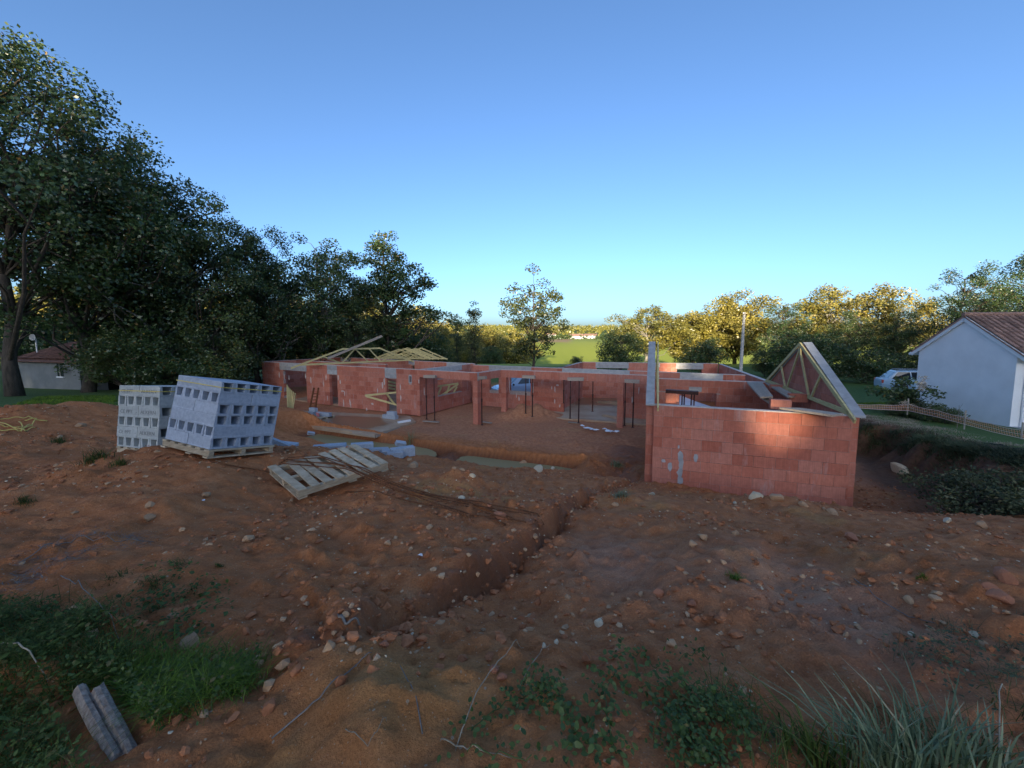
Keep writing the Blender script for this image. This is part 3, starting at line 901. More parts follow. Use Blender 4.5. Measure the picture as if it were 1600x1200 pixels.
# ------------------------------------------------------------------ roof trusses
def truss(name_label, P, d, n, span, rise, z, webs, group=None, flat=None, over=0.25, tw=0.045, th=0.11, rot=None):
    """timber truss standing in the plane of direction d on top of the walls"""
    up = np.array([0, 0, 1.0])
    t = thing('roof_truss', name_label, 'roof truss', tuple(np.array([P[0], P[1], z]) + d * span / 2), group)
    B = lambda s, h: np.array([P[0], P[1], z]) + d * s + up * h
    MB().beam(B(0, th / 2), B(span, th / 2), tw, th).build('bottom_chord', M['timber'], t)
    if flat is None:
        a = B(span / 2, rise)
        k = rise / (span / 2)
        MB().beam(B(-over, -over * k + th / 2), a, tw, th).build('top_chord', M['timber'], t)
        MB().beam(a + n * 0.002, B(span + over, -over * k + th / 2) + n * 0.002, tw, th).build('top_chord', M['timber'], t)
    else:
        f0, f1 = flat
        k = rise / f0
        MB().beam(B(-over, -over * k + th / 2), B(f0 + 0.1, rise + 0.1 * k), tw, th).build('top_chord', M['timber'], t)
        MB().beam(B(f1 - 0.1, rise + 0.1 * k) + n * 0.002, B(span + over, -over * rise / (span - f1) + th / 2) + n * 0.002, tw, th).build('top_chord', M['timber'], t)
        MB().beam(B(f0, rise) + n * 0.003, B(f1, rise) + n * 0.003, tw, th).build('top_chord', M['timber'], t)
    for s0, h0, s1, h1 in webs:
        MB().beam(B(s0, h0) + n * 0.001, B(s1, h1) + n * 0.001, tw * 0.9, th * 0.75).build('web', M['timber'], t)
    return t
# truss against the right gable of the garage, and its pair on the left gable
S = G_D
def gable_webs(S, r):
    k = r / (S / 2)
    return [(S * 0.5, r - 0.1, S * 0.36, 0.1), (S * 0.5, r - 0.1, S * 0.64, 0.1), (S * 0.25, k * S * 0.25, S * 0.33, 0.1), (S * 0.75, k * S * 0.25, S * 0.67, 0.1)]
truss('pale timber truss standing against the inside of the right gable', GB - HU * 0.10, HV, HU, S, RISE - 0.04, TOP + 0.03, gable_webs(S, RISE - 0.1), over=0.32)
truss('pale timber truss seen edge-on beside the left gable of the garage', GA + HU * 0.10, HV, HU, S, RISE - 0.04, TOP + 0.03, gable_webs(S, RISE - 0.1), over=0.32)
# trapezoid truss over the left wing
def on_top(px, py, z): return at_z(px, py, z)
p0 = at_z(468, 571.5, TOP + 0.03); p1 = at_z(640, 563.6, TOP + 0.03)
d_ = (p1 - p0); sp_ = float(np.linalg.norm(d_)); d_ /= sp_; n_ = np.array([-d_[1], d_[0], 0])
def sx(px):
    r = (px - 800) / FPX * _cp; A = d_[0] - r * d_[1]; return float((r * p0[1] - p0[0] - (px - 800) / FPX * TOP * _sp) / A)
fa, fb = sx(536), sx(594)
hh_ = 1.02
mid = [sx(x) for x in (505.5, 533, 555.5, 577, 596)]
wb = [(mid[0], 0.1, mid[0], hh_ * mid[0] / fa), (mid[1], 0.1, mid[1], hh_), (mid[2], 0.1, mid[2], hh_), (mid[3], 0.1, mid[3], hh_), (mid[4], 0.1, mid[4], hh_),
      (mid[0], hh_ * mid[0] / fa, mid[1] - 0.1, 0.1), (mid[1] + 0.1, 0.1, mid[2], hh_), (mid[2], hh_, mid[3] - 0.1, 0.1), (mid[3], hh_, mid[4] - 0.1, 0.1), (mid[4] + .1, 0.1, mid[4] + (sp_ - mid[4]) * 0.45, hh_ * 0.55)]
truss('flat-topped pale truss spanning the left wing', p0, d_, n_, sp_, hh_, TOP + 0.03, wb, flat=(fa, fb), over=0.5)
# loose rafter lying across it
MBr = MB().beam(at_y(512, 560, 25.6), at_y(597, 525, 28.2), 0.06, 0.16)
tag(MBr.build('rafter', M['plank']), 'long brown board propped on the flat-topped truss', 'board')
# cluster of jack trusses behind
q0 = at_z(594, 560.5, TOP + 0.05)
for i in range(6):
    o = _wd * (0.36 * i + 0.15 * (i % 2)) + _wn * 0.1
    P = np.array([q0[0], q0[1], 0]) + o
    dd = (_wn * 0.25 + _wd * 0.97); dd = dd / np.linalg.norm(dd)
    nn = np.array([-dd[1], dd[0], 0])
    sp = 4.3
    h_ = 0.80 + 0.05 * (i % 3)
    truss(['leftmost', 'second', 'third', 'fourth', 'fifth', 'rightmost'][i] + ' of the pale triangular trusses bunched over the wing', P + nn * 0.16 * i - dd * 0.5, dd, nn, sp, h_, TOP + 0.05, [(sp * 0.5, 0.1, sp * 0.5, h_), (sp * 0.25, h_ * 0.5, sp * 0.4, 0.1), (sp * 0.75, h_ * 0.5, sp * 0.6, 0.1)], group='trusses bunched at the far end of the wing', over=0.15)

# trusses leaning inside the rooms, seen through the openings
def frame_pieces(label, pix_y, w=0.05, h=0.11):
    """timber pieces given by their two ends"""
    t = thing('leaning_truss', label, 'roof truss', tuple(at_y(*pix_y[0][0])))
    names = ['top_chord', 'bottom_chord'] + ['web'] * 12
    for k, (a, b) in enumerate(pix_y):
        MB().beam(at_y(*a), at_y(*b), w, h).build(names[k], M['timber'], t)
frame_pieces('yellow truss end poking out of the wing\'s right-hand doorway', [((570, 618, 22.6), (640, 611, 23.4)), ((572, 619, 22.62), (625, 634, 23.3)), ((604, 615, 22.95), (616, 631, 23.2))])
frame_pieces('yellow truss leaning in the window opening behind the twin props', [((664, 635, 24.0), (716, 600, 25.2)), ((668, 606, 24.3), (716, 599, 25.4)), ((676, 629, 24.2), (714, 620, 25.3)), ((690, 603, 24.6), (680, 628, 24.3)), ((703, 600, 24.9), (694, 626, 24.8)), ((714, 604, 25.2), (704, 622, 25.1))])
for k, yy in enumerate((596, 601, 606)):
    tag(MB().beam(at_y(607, yy, 23.4), at_y(620, yy + 3, 24.3), 0.05, 0.12).build('rafter', M['timber']), ['upper', 'middle', 'lower'][k] + ' pale timber seen through the wing\'s right-hand doorway', 'board', 'timbers beyond the doorway')

# ------------------------------------------------------------------ steel props with header boards
def prop(px, ytop, ybot, dist, label, group='steel props under the beams'):
    a = at_y(px, ytop, dist); z0 = a[2]
    base = at_y(px, ybot, dist)
    zb = max(base[2], FLOOR - 0.02)
    t = thing('steel_prop', label, 'prop', (a[0], a[1], zb), group)
    c = np.array([a[0], a[1], 0.0]); H_ = z0 - zb
    MB().tube([c + [0, 0, zb + 0.006], c + [0, 0, zb + H_ * 0.55]], 0.034, 8).build('outer_tube', M['steel'], t)
    MB().tube([c + [0, 0, zb + H_ * 0.55], c + [0, 0, z0 - 0.006]], 0.024, 8).build('inner_tube', M['steel'], t)
    MB().tube([c + [0, 0, zb + H_ * 0.52], c + [0, 0, zb + H_ * 0.58]], 0.046, 8).build('collar', M['steel'], t)
    MB().box((c[0], c[1], zb + 0.003), (0.14, 0.14, 0.006)).build('base_plate', M['steel'], t)
    MB().box((c[0], c[1], z0 - 0.003), (0.14, 0.14, 0.006)).build('head_plate', M['steel'], t)
    return t
prop(665.5, 590.5, 656, 21.3, 'left of the twin dark props at the wing corner')
prop(678, 590.5, 656.5, 21.0, 'right of the twin dark props at the wing corner')
prop(752.5, 593, 664, 19.9, 'dark prop close beside the outer terrace column')
prop(821.5, 591, 646, 21.2, 'thin dark prop left of its neighbour before the bright window')
prop(832, 592, 651, 20.6, 'thin dark prop at the right edge of the bright window')
prop(891.5, 595, 654, 20.0, 'dark prop over the left of the dusty slab')
prop(905, 594.5, 660.5, 19.6, 'dark prop planted in soil before the dusty slab')
prop(926.5, 596, 643, 20.8, 'slim dark prop standing alone on the dusty slab')
prop(977.5, 597.5, 665, 18.8, 'dark prop right behind the red column by the garage')
prop(990.5, 598.5, 668, 18.5, 'dark prop nearest the garage\'s left gable')
prop(881, 594, 630, 22.4, 'dark prop at the corner of the terrace rear wall')
def header(x0, y0, x1, y1, dist, label):
    o = MB().beam(at_y(x0, y0, dist), at_y(x1, y1, dist - 0.25), 0.2, 0.16).build('header_board', M['plank'])
    tag(o, label, 'board', 'boards on the props')
header(663, 588.2, 681, 588.4, 21.2, 'short board on the twin props at the wing corner')
header(749, 590.5, 759, 590, 20.0, 'short board on the prop beside the outer terrace column')
header(817, 588.5, 836, 589.3, 20.9, 'pale board over the props at the bright window')
header(887, 592.3, 912, 592.5, 19.8, 'pale board over the pair of props before the dusty slab')
header(976, 595, 999, 596.5, 18.7, 'pale board over the two props left of the garage gable')
# trestle inside the garage
for k, px in enumerate((1066, 1069.5, 1080.5, 1085)):
    prop(px, 615.5, 660, 13.4 + 0.15 * (k % 2), ['first', 'second', 'third', 'fourth'][k] + ' from the left of the dark props inside the garage', 'props inside the garage')
tag(MB().beam(at_y(1040, 611, 13.7), at_y(1091, 614, 13.3), 0.25, 0.12).build('header_board', M['steel']), 'dark board on the props inside the garage', 'board', 'boards on the props')
tag(MB().prism([at_z(1062, 617, FLOOR + 0.4), at_z(1061, 636, FLOOR + 0.4), at_z(1126, 640, FLOOR + 0.4), at_z(1090, 628, FLOOR + 0.4)], (0, 0, -0.3)).build('insulation_stack', M['white'], bevel=0.02), 'flat white stack of sheets lying inside the garage', 'sheets')
# scaffold boards and blocks at the gable
def deck(pix, z, label, th=0.05, mat='plank'):
    t = thing('scaffold_deck', label, 'scaffold', tuple(at_z(*pix[0], z)))
    a, b, c, d = [at_z(x, y, z) for x, y in pix]
    for k in range(3):
        f0, f1 = k / 3 + 0.004, (k + 1) / 3 - 0.004
        MB().prism([a + (b - a) * f0, a + (b - a) * f1, d + (c - d) * f1, d + (c - d) * f0], (0, 0, -th)).build('plank', M[mat], t)
deck([(1167, 597), (1191, 597), (1208, 619), (1188, 620)], TOP + 0.06, 'broad scaffold boards on the garage rear wall, farthest back')
deck([(1196, 597.5), (1214, 602), (1246, 618), (1231, 620)], TOP + 0.10, 'scaffold boards under the right gable truss')
deck([(1190, 621), (1206, 621.5), (1224, 637), (1216, 639)], TOP - 0.10, 'grey scaffold boards between the loose red blocks')
deck([(1218, 636.5), (1250, 637), (1318, 646), (1300, 648.2)], TOP + 0.12, 'worn boards lying along the front wall top of the garage')
for k, (a, b, w_) in enumerate([(1204, 612, 0.45), (1233, 628, 0.5), (1204, 638.5, 0.5)]):
    p = at_z(a, b, TOP - 0.1)
    tag(MB().boxa(p, HU * w_, HV * 0.2, (0, 0, 0.26)).build('loose_brick', M['brick'], bevel=0.004), ['red block on the scaffold under the truss foot', 'red block between scaffold boards at the right gable', 'red block lying low behind the garage front wall'][k], 'brick', 'loose red blocks on the scaffold')
# block pier inside garage
tag(MB().boxa(at_z(1168, 640, FLOOR + 0.1) * 0 + np.array([*(GA + HU * 2.2 + HV * 3.6)[:2], FLOOR + 0.08]), HU * 1.5, HV * 0.2, (0, 0, 1.9)).build('block_pile', M['brick']), 'square pile of red blocks inside the garage', 'brick pile')

# ------------------------------------------------------------------ things on the slab of the left wing
t = thing('leaning_boards', 'sheaf of pale boards leaning by the wing\'s left doorway', 'boards', tuple(at_y(452, 650, 24.2)))
for k in range(7):
    MB().beam(at_y(450 + 1.0 * k, 651.5 - 0.3 * k, 24.0 + 0.05 * k), at_y(448.5 + 1.8 * k * (0.6 + 0.1 * k), 601 + 2.2 * k, 24.9 - 0.02 * k), 0.06, 0.03, (0.3, 1, 0)).build('board', M['timber'], t)
t = thing('ladder', 'rusty red ladder leaning between the wing\'s left doorways', 'ladder', tuple(at_y(484, 644, 23.8)))
La, Lb = at_y(483, 644, 23.7), at_y(490.5, 606, 24.6); Ra, Rb = at_y(492, 643, 23.6), at_y(497.5, 606, 24.5)
for a, b in ((La, Lb), (Ra, Rb)): MB().beam(a, b, 0.07, 0.09, (0, 1, 0.2)).build('rail', M['rust'], t)
for k in range(6):
    f = 0.1 + 0.13 * k
    MB().beam(La + (Lb - La) * f, Ra + (Rb - Ra) * f, 0.06, 0.05).build('rung', M['rust'], t)
def cinder_mesh(name, mat, L=0.5, Hh=0.2, W=0.2):
    """hollow concrete block lying on its bed: two rows of cavities open at the ends"""
    b = MB(); fl, tp, w0, w1 = 0.030, 0.012, 0.046, 0.028
    b.box((0, 0, -Hh / 2 + fl / 2), (L, W, fl)); b.box((0, 0, Hh / 2 - tp / 2), (L, W, tp))
    zb, zt = -Hh / 2 + fl, Hh / 2 - tp
    for s in (-1, 1):
        b.prism([(-L / 2, s * W / 2, zb), (-L / 2, s * (W / 2 - w0), zb), (-L / 2, s * (W / 2 - w1), zt), (-L / 2, s * W / 2, zt)], (L, 0, 0))
    b.box((0, 0, (zb + zt) / 2), (L * 0.08, W - 2 * w0, zt - zb))
    return b.mesh(name, mat)
m_solid = MB().box((0, 0, 0), (0.5, 0.2, 0.2)).mesh('solid_block', M['blue_block'])
def loose_block(px, py, dist, rz, label, tilt=(0, 0), z=None, me=None, scale=1.0, group='grey blocks strewn along the trench'):
    p = at_y(px, py, dist)
    zg = ground(p[0], p[1]) + 0.085 if z is None else z
    o = link('concrete_block', me or m_solid, None, (p[0], p[1], zg), (tilt[0], tilt[1], rz), (scale,) * 3)
    tag(o, label, 'concrete block', group)
    m = o.modifiers.new('bevel', 'BEVEL'); m.width = 0.006; m.segments = 1
    return o
sl = FLOOR + 0.02
pp = at_z(485, 655, sl)
t = thing('block_pallet', 'low wooden pallet on the slab before the ladder', 'pallet', tuple(pp))
for k in range(5): MB().boxa(pp + _wd * (-0.75 + 0.31 * k) + [0, 0, 0.09], _wd * 0.25, _wn * 1.0, (0, 0, 0.025)).build('slat', M['pallet'], t)
for k in range(3): MB().boxa(pp + _wd * -0.75 + _wn * 0.44 * k, _wd * 1.5, _wn * 0.1, (0, 0, 0.088)).build('runner', M['pallet'], t)
for k, (o, z_, lb) in enumerate([(-0.45, 0.22, 'grey block at the left of the low slab pallet, lower one'), (-0.4, 0.425, 'grey block on top at the left of the low slab pallet'), (0.15, 0.22, 'grey block in the middle of the low slab pallet'), (0.62, 0.22, 'grey block at the right end of the low slab pallet')]):
    q = pp + _wd * o + _wn * (0.45 + 0.04 * k)
    ob = link('concrete_block', m_solid, None, (q[0], q[1], sl + z_), (0, 0, math.atan2(_wd[1], _wd[0]) + 0.1 * (k - 1))); tag(ob, lb, 'concrete block', 'blocks on the slab pallet')
rg = MB().prism([pp + _wd * a + _wn * b + [0, 0, c] for a, b, c in ((0.0, 0.33, 0.32), (0.3, 0.32, 0.33), (0.35, 0.30, 0.12), (0.22, 0.28, 0.10), (0.1, 0.30, 0.2))], _wn * 0.01).build('rag', M['red_rag'])
tag(rg, 'pink rag hanging over the blocks on the slab', 'rag')
p = at_z(610, 654, FLOOR + 0.02)
tag(link('concrete_block', m_solid, None, (p[0], p[1], FLOOR + 0.125), (0, 0, math.atan2(_wd[1], _wd[0])), (1.9, 1.3, 1)), 'long grey step block below the wing\'s right-hand doorway', 'concrete block', 'step blocks at the right-hand doorway')
tag(link('concrete_block', m_solid, None, tuple(p + _wd * 0.12 + [0, 0, 0.31]), (0, 0, math.atan2(_wd[1], _wd[0])), (1.15, 1.1, 1)), 'shorter grey step block stacked below the wing\'s right-hand doorway', 'concrete block', 'step blocks at the right-hand doorway')
# boards round the slab
for k, (a, b, lb) in enumerate([((434, 652), (482, 662), 'shuttering board along the left edge of the slab'), ((484, 662.5), (586, 680), 'long pale shuttering board along the front of the slab'), ((588, 680), (640, 660.5), 'shuttering board at the right end of the slab'), ((433, 655), (470, 664), 'loose grey plank lying left of the slab'), ((508, 664), (520, 661.5), 'short board lying on the slab')]):
    A_, B_ = at_z(*a, FLOOR + 0.02), at_z(*b, FLOOR + 0.02)
    tag(MB().beam(A_ + [0, 0, 0.02 if k == 4 else -0.06], B_ + [0, 0, 0.02 if k == 4 else -0.06], 0.03 if k != 4 else 0.2, 0.11 if k != 4 else 0.03).build('plank', M['plank']), lb, 'board', 'boards round the slab')
tag(MB().beam(at_z(622, 660, FLOOR + 0.06), at_z(641, 657, FLOOR + 0.06), 0.14, 0.1).build('pvc_gutter', M['white']), 'white plastic length lying at the corner of the slab', 'pipe')
for k, (a, b, c, d, lb) in enumerate([(661, 658, 686, 659.5, 'pale foot board under the twin props'), (754, 659, 768, 661, 'thin board lying beside the outer column'), (888, 659.5, 905, 661, 'pale foot board under the props before the dusty slab')]):
    tag(MB().beam(at_z(a, b, FLOOR + 0.03), at_z(c, d, FLOOR + 0.03), 0.15, 0.04).build('plank', M['plank']), lb, 'board', 'boards on the terrace soil')
# white scraps before the dusty slab
for k, (a, b, s_) in enumerate([(918, 670, 0.3), (926, 672.5, 0.25), (909, 666, 0.18), (945, 671.5, 0.2), (952, 674.5, 0.35), (963, 675.5, 0.2), (932, 673, 0.2), (956, 675.5, 0.15)]):
    p = at_z(a, b, FLOOR + 0.06); r = random.Random(k)
    pts = [p + np.array([math.cos(t) * s_ * r.uniform(.5, 1), math.sin(t) * s_ * r.uniform(.3, .8), r.uniform(0, 0.08)]) for t in np.linspace(0, 5.6, 7)]
    c = p + [0, 0, 0.1]
    mb = MB()
    for i in range(7): mb.poly([pts[i], pts[(i + 1) % 7], c])
    tag(mb.build('plastic_scrap', M['white']), ['white scrap below the pair of props, second from left', 'white scrap third from left before the dusty slab', 'leftmost white scrap before the dusty slab', 'white scrap in the middle of the row before the slab', 'largest white scrap near the red column', 'rightmost white scrap by the red column', 'small white scrap left of the gap in the row', 'white scrap second from right by the red column'][k], 'scrap', 'white scraps before the slab')
p = at_z(807, 650, FLOOR + 0.5)
# ------------------------------------------------------------------ neighbours
M['render_white'] = simple('white_render', (0.74, 0.75, 0.76), (0.84, 0.85, 0.86), 1.2, 0.95, 0.15, 0.004)
M['render_grey'] = simple('grey_render', (0.13, 0.14, 0.14), (0.19, 0.20, 0.20), 1.5, 0.95, 0.2)
M['paint_white'] = simple('white_paint', (0.70, 0.71, 0.72), (0.78, 0.79, 0.80), 3, 0.5, 0.05)
M['tile'] = simple('clay_roof_tile', (0.22, 0.120, 0.090), (0.36, 0.22, 0.165), 7, 0.9, 0.4, 0.01, 0.35)
M['tile_dark'] = simple('brown_roof_tile', (0.14, 0.075, 0.055), (0.24, 0.12, 0.085), 5, 0.9, 0.4, 0.01, 0.25)
M['dark'] = simple('dark_opening', (0.012, 0.012, 0.013), (0.02, 0.02, 0.022), 4, 0.6, 0)
M['glass'] = simple('window_glass', (0.02, 0.025, 0.03), (0.03, 0.035, 0.04), 3, 0.05, 0, spec=0.6)
M['concrete_pole'] = simple('pole_concrete', (0.34, 0.33, 0.31), (0.45, 0.44, 0.41), 6, 0.9, 0.2)
M['rubber'] = simple('tyre_rubber', (0.015, 0.015, 0.016), (0.03, 0.03, 0.03), 10, 0.8, 0.1)
M['alloy'] = simple('wheel_alloy', (0.30, 0.31, 0.33), (0.42, 0.43, 0.45), 10, 0.35, 0, metal=0.8)
M['orange_net'] = simple('orange_net', (0.62, 0.24, 0.13), (0.72, 0.36, 0.22), 5, 0.6, 0)
M['pink_net'] = simple('faded_net', (0.66, 0.46, 0.40), (0.75, 0.58, 0.52), 5, 0.6, 0)
M['stake'] = simple('grey_stake', (0.30, 0.27, 0.22), (0.42, 0.38, 0.32), 9, 0.9, 0.2)
M['red_paint'] = simple('red_marker_paint', (0.55, 0.08, 0.06), (0.65, 0.12, 0.08), 9, 0.7, 0)
def paint(name, c):
    m, nt, bs = mat_new(name)
    bs.inputs['Base Color'].default_value = (*c, 1); bs.inputs['Roughness'].default_value = 0.25
    bs.inputs['Coat Weight'].default_value = 0.6; bs.inputs['Coat Roughness'].default_value = 0.05
    return m
M['car_pale'] = paint('pale_blue_car_paint', (0.45, 0.56, 0.64))
M['car_blue'] = paint('blue_car_paint', (0.30, 0.42, 0.58))
M['car_white'] = paint('white_car_paint', (0.68, 0.70, 0.72))

def tiled_roof(P, along, down, L, D, mat, parent, step=0.24, course=0.36, r=0.07):
    """curved clay tiles: rows of half-round tiles lapped course by course"""
    P, along, down = (np.asarray(a, float) for a in (P, along, down))
    nor = np.cross(along, down); nor = nor / np.linalg.norm(nor)
    if nor[2] < 0: nor = -nor
    slab_ = MB().boxa(P - nor * 0.06, along * L, down * D, nor * 0.05).build('roof', mat, parent)
    b = MB()
    n = int(L / step); c = int(D / course)
    for i in range(n):
        for j in range(c):
            for kind in (0, 1):
                a0 = P + along * (step * (i + 0.5 + 0.5 * kind)) + down * (course * j) + nor * (0.02 - 0.02 * kind + random.uniform(0, 0.008))
                a1 = a0 + down * (course + 0.05) + nor * 0.018
                q = []
                for A in (a0, a1):
                    rr = r if A is a0 else r * 1.12
                    for t in (-1.3, -0.65, 0, 0.65, 1.3):
                        q.append(A + along * rr * math.sin(t) + nor * rr * (math.cos(t) if kind == 0 else -0.6 * math.cos(t) + 0.6) * 0.8)
                m0 = len(b.v); b.v += [tuple(x) for x in q]
                for k in range(4): b.f.append((m0 + k, m0 + k + 1, m0 + 6 + k, m0 + 5 + k))
    o = b.build('roof_tiles', mat, slab_); o['kind'] = 'stuff'
    return slab_

# --- white house on the right
HA = at_z(1428, 638, -3.8); HB = at_z(1577, 668.5, -3.8)
hg = HB - HA; hw = float(np.linalg.norm(hg)); hg /= hw
hn = np.array([hg[1], -hg[0], 0.0]); hn = hn if hn[0] > 0 else -hn          # into the house
HE = -0.62
white_house = thing('white_house', 'white rendered house with brown clay tile roof at the right edge', 'house', tuple((HA + HB) / 2))
hl = 9.0
b = MB(); b.boxa(HA - [0, 0, 0.6], hg * hw, hn * hl, (0, 0, HE - HA[2] + 0.6))
b.prism([HA * [1, 1, 0] + [0, 0, HE], HB * [1, 1, 0] + [0, 0, HE], (HA + HB) / 2 * [1, 1, 0] + [0, 0, HE + 1.48]], hn * hl)
b.build('wall', M['render_white'], white_house)
apex = (HA + HB) / 2 * np.array([1, 1, 0]) + [0, 0, HE + 1.55]
for sgn, E_ in ((1, HB), (-1, HA)):
    ev = E_ * np.array([1, 1, 0]) + [0, 0, HE + 0.07]
    dn = ev - apex; dl = float(np.linalg.norm(dn)); dn /= dl
    rf = tiled_roof(apex - hn * 0.10, hn, dn, hl + 0.2, dl + 0.45, M['tile'], white_house)
    vb = MB().beam(apex - hn * 0.05 - [0, 0, 0.13], ev + dn * 0.45 - hn * 0.05 - [0, 0, 0.13], 0.06, 0.2).build('verge_board', M['paint_white'], white_house)
    gp = ev + dn * 0.5 - [0, 0, 0.1]
    MB().tube([gp - hn * 0.1, gp + hn * hl], 0.07, 8).build('gutter', M['paint_white'], white_house)
MB().tube([apex - hn * 0.12 + [0, 0, 0.06], apex + hn * hl + [0, 0, 0.06]], 0.10, 8).build('ridge', M['tile'], white_house)
# downpipe and blue door on the side wall facing right
fd = hn; dpz = HB + hg * 0.06 + hn * 0.35
MB().tube([dpz + [0, 0, 0.05], dpz + [0, 0, 2.95]], 0.045, 8).build('downpipe', M['paint_white'], white_house)
MB().boxa(HB + hg * 0.005 + hn * 1.3 + [0, 0, 0.02], hg * 0.05, hn * 1.0, (0, 0, 2.15)).build('door', M['car_blue'], white_house)
MB().boxa(HB + hg * 0.005 + hn * 1.1 + [0, 0, 1.6], hg * 0.12, hn * 0.12, (0, 0, 0.2)).build('wall_lamp', M['dark'], white_house)
MB().boxa(HB + hg * 0.01 - [0, 0, 0.3], hg * 1.6, hn * 4.0, (0, 0, 0.36)).build('doorstep', M['lintel'], white_house)

# --- cottage on the left, under the trees
CY = 25.0
cottage = thing('cottage', 'low grey cottage with brown tile roof behind the big tree', 'house', tuple(at_y(80, 612, CY)))
c0 = at_y(32, 614, CY + 1.2); c1 = at_y(127, 606, CY - 0.6)
cz = min(c0[2], c1[2]) - 0.5; ct = at_y(127, 566, CY - 0.6)[2]
cd = (c1 - c0) * np.array([1, 1, 0]); cw = float(np.linalg.norm(cd)); cd /= cw; cn = np.array([-cd[1], cd[0], 0]); cn = cn if cn[1] > 0 else -cn
MB().boxa(np.array([c0[0], c0[1], cz]), cd * cw, cn * 6, (0, 0, ct - cz)).build('wall', M['render_grey'], cottage)
ridge_z = ct + 1.15
e0 = np.array([c0[0], c0[1], ct]) - cd * 0.4 - cn * 0.35 - [0, 0, 0.02]
dn = np.array([*( -cn[:2] * 3.3), -(ridge_z - ct)]); dl = float(np.linalg.norm(dn)); dn /= dl
tiled_roof(np.array([c0[0], c0[1], ridge_z]) + cn * 3.0 - cd * 0.4, cd, dn, cw + 0.6, dl, M['tile_dark'], cottage, step=0.3, course=0.45, r=0.09)
MB().boxa(np.array([c0[0], c0[1], ridge_z]) + cn * 3.0 - cd * 0.4, cd * (cw + 0.6), cn * 3.2 - [0, 0, 1.1], (0, 0, 0.06)).build('roof', M['tile_dark'], cottage)
wz0, wz1 = at_y(97, 588, CY)[2], at_y(97, 568, CY)[2]
ws = (at_y(90, 580, CY)[0] - c0[0]) / cd[0]; we = (at_y(103.5, 580, CY)[0] - c0[0]) / cd[0]
wf = MB().boxa(np.array([c0[0], c0[1], wz0]) + cd * ws - cn * 0.03, cd * (we - ws), cn * 0.02, (0, 0, wz1 - wz0)).build('window', M['glass'], cottage)
MB().boxa(np.array([c0[0], c0[1], wz0 - 0.07]) + cd * (ws - 0.06) - cn * 0.08, cd * (we - ws + 0.12), cn * 0.07, (0, 0, 0.06)).build('window_sill', M['render_white'], wf)
MB().boxa(np.array([c0[0], c0[1], wz0]) + cd * ((ws + we) / 2 - 0.02) - cn * 0.045, cd * 0.04, cn * 0.014, (0, 0, wz1 - wz0)).build('window_bar', M['stake'], wf)
# dark lean-to beside it
s0 = c1 * [1, 1, 0] + [0, 0, cz]
MB().boxa(s0 + cd * 0.02 + cn * 0.3, cd * 2.0, cn * 3, (0, 0, (ct - cz) * 0.85)).build('lean_to', M['dark'], cottage)
# satellite dish on a mast
mp = at_y(57.5, 546, CY + 2.0); 
mast = thing('satellite_dish', 'grey satellite dish on a white mast above the cottage roof', 'satellite dish', (mp[0], mp[1], mp[2] - 0.7))
MB().tube([mp - [0, 0, 0.75], mp + [0, 0, 0.72]], 0.04, 8).build('mast', M['paint_white'], mast)
dsh = MB(); ctr = mp + np.array([0.0, -0.12, 0.85]); rings = []
for i, rr in enumerate((0.0, 0.09, 0.17, 0.23)):
    rings.append([ctr + np.array([rr * math.cos(t) * 1.0, -0.05 * (rr / 0.23) ** 2, rr * math.sin(t)]) for t in np.linspace(0, 2 * math.pi, 16, endpoint=False)])
for a_, b_ in zip(rings[:-1], rings[1:]):
    for k in range(16): dsh.poly([a_[k], a_[(k + 1) % 16], b_[(k + 1) % 16], b_[k]])
d_o = dsh.build('dish', M['lintel'], mast); md = d_o.modifiers.new('thick', 'SOLIDIFY'); md.thickness = 0.02

# --- utility pole
up0 = at_y(1157, 583, 34.0); up1 = at_y(1163, 488, 34.0)
gz = ground(up0[0], up0[1])
pole = thing('utility_pole', 'pale concrete utility pole before the sunlit trees', 'pole', (up0[0], up0[1], gz))
MB().tube([[up0[0], up0[1], gz - 0.3], [up1[0], up0[1], up1[2]]], [0.15, 0.10], 10).build('shaft', M['concrete_pole'], pole)
for k, zz in enumerate((-0.15, -1.1)):
    MB().tube([[up1[0] - 0.18, up0[1] - 0.12, up1[2] + zz], [up1[0] + 0.18, up0[1] - 0.12, up1[2] + zz]], 0.03, 6).build('bracket', M['steel'], pole)
    MB().tube([[up1[0] - 0.16, up0[1] - 0.12, up1[2] + zz + 0.02], [up1[0] - 0.16, up0[1] - 0.12, up1[2] + zz + 0.14]], 0.035, 8).build('insulator', M['paint_white'], pole)

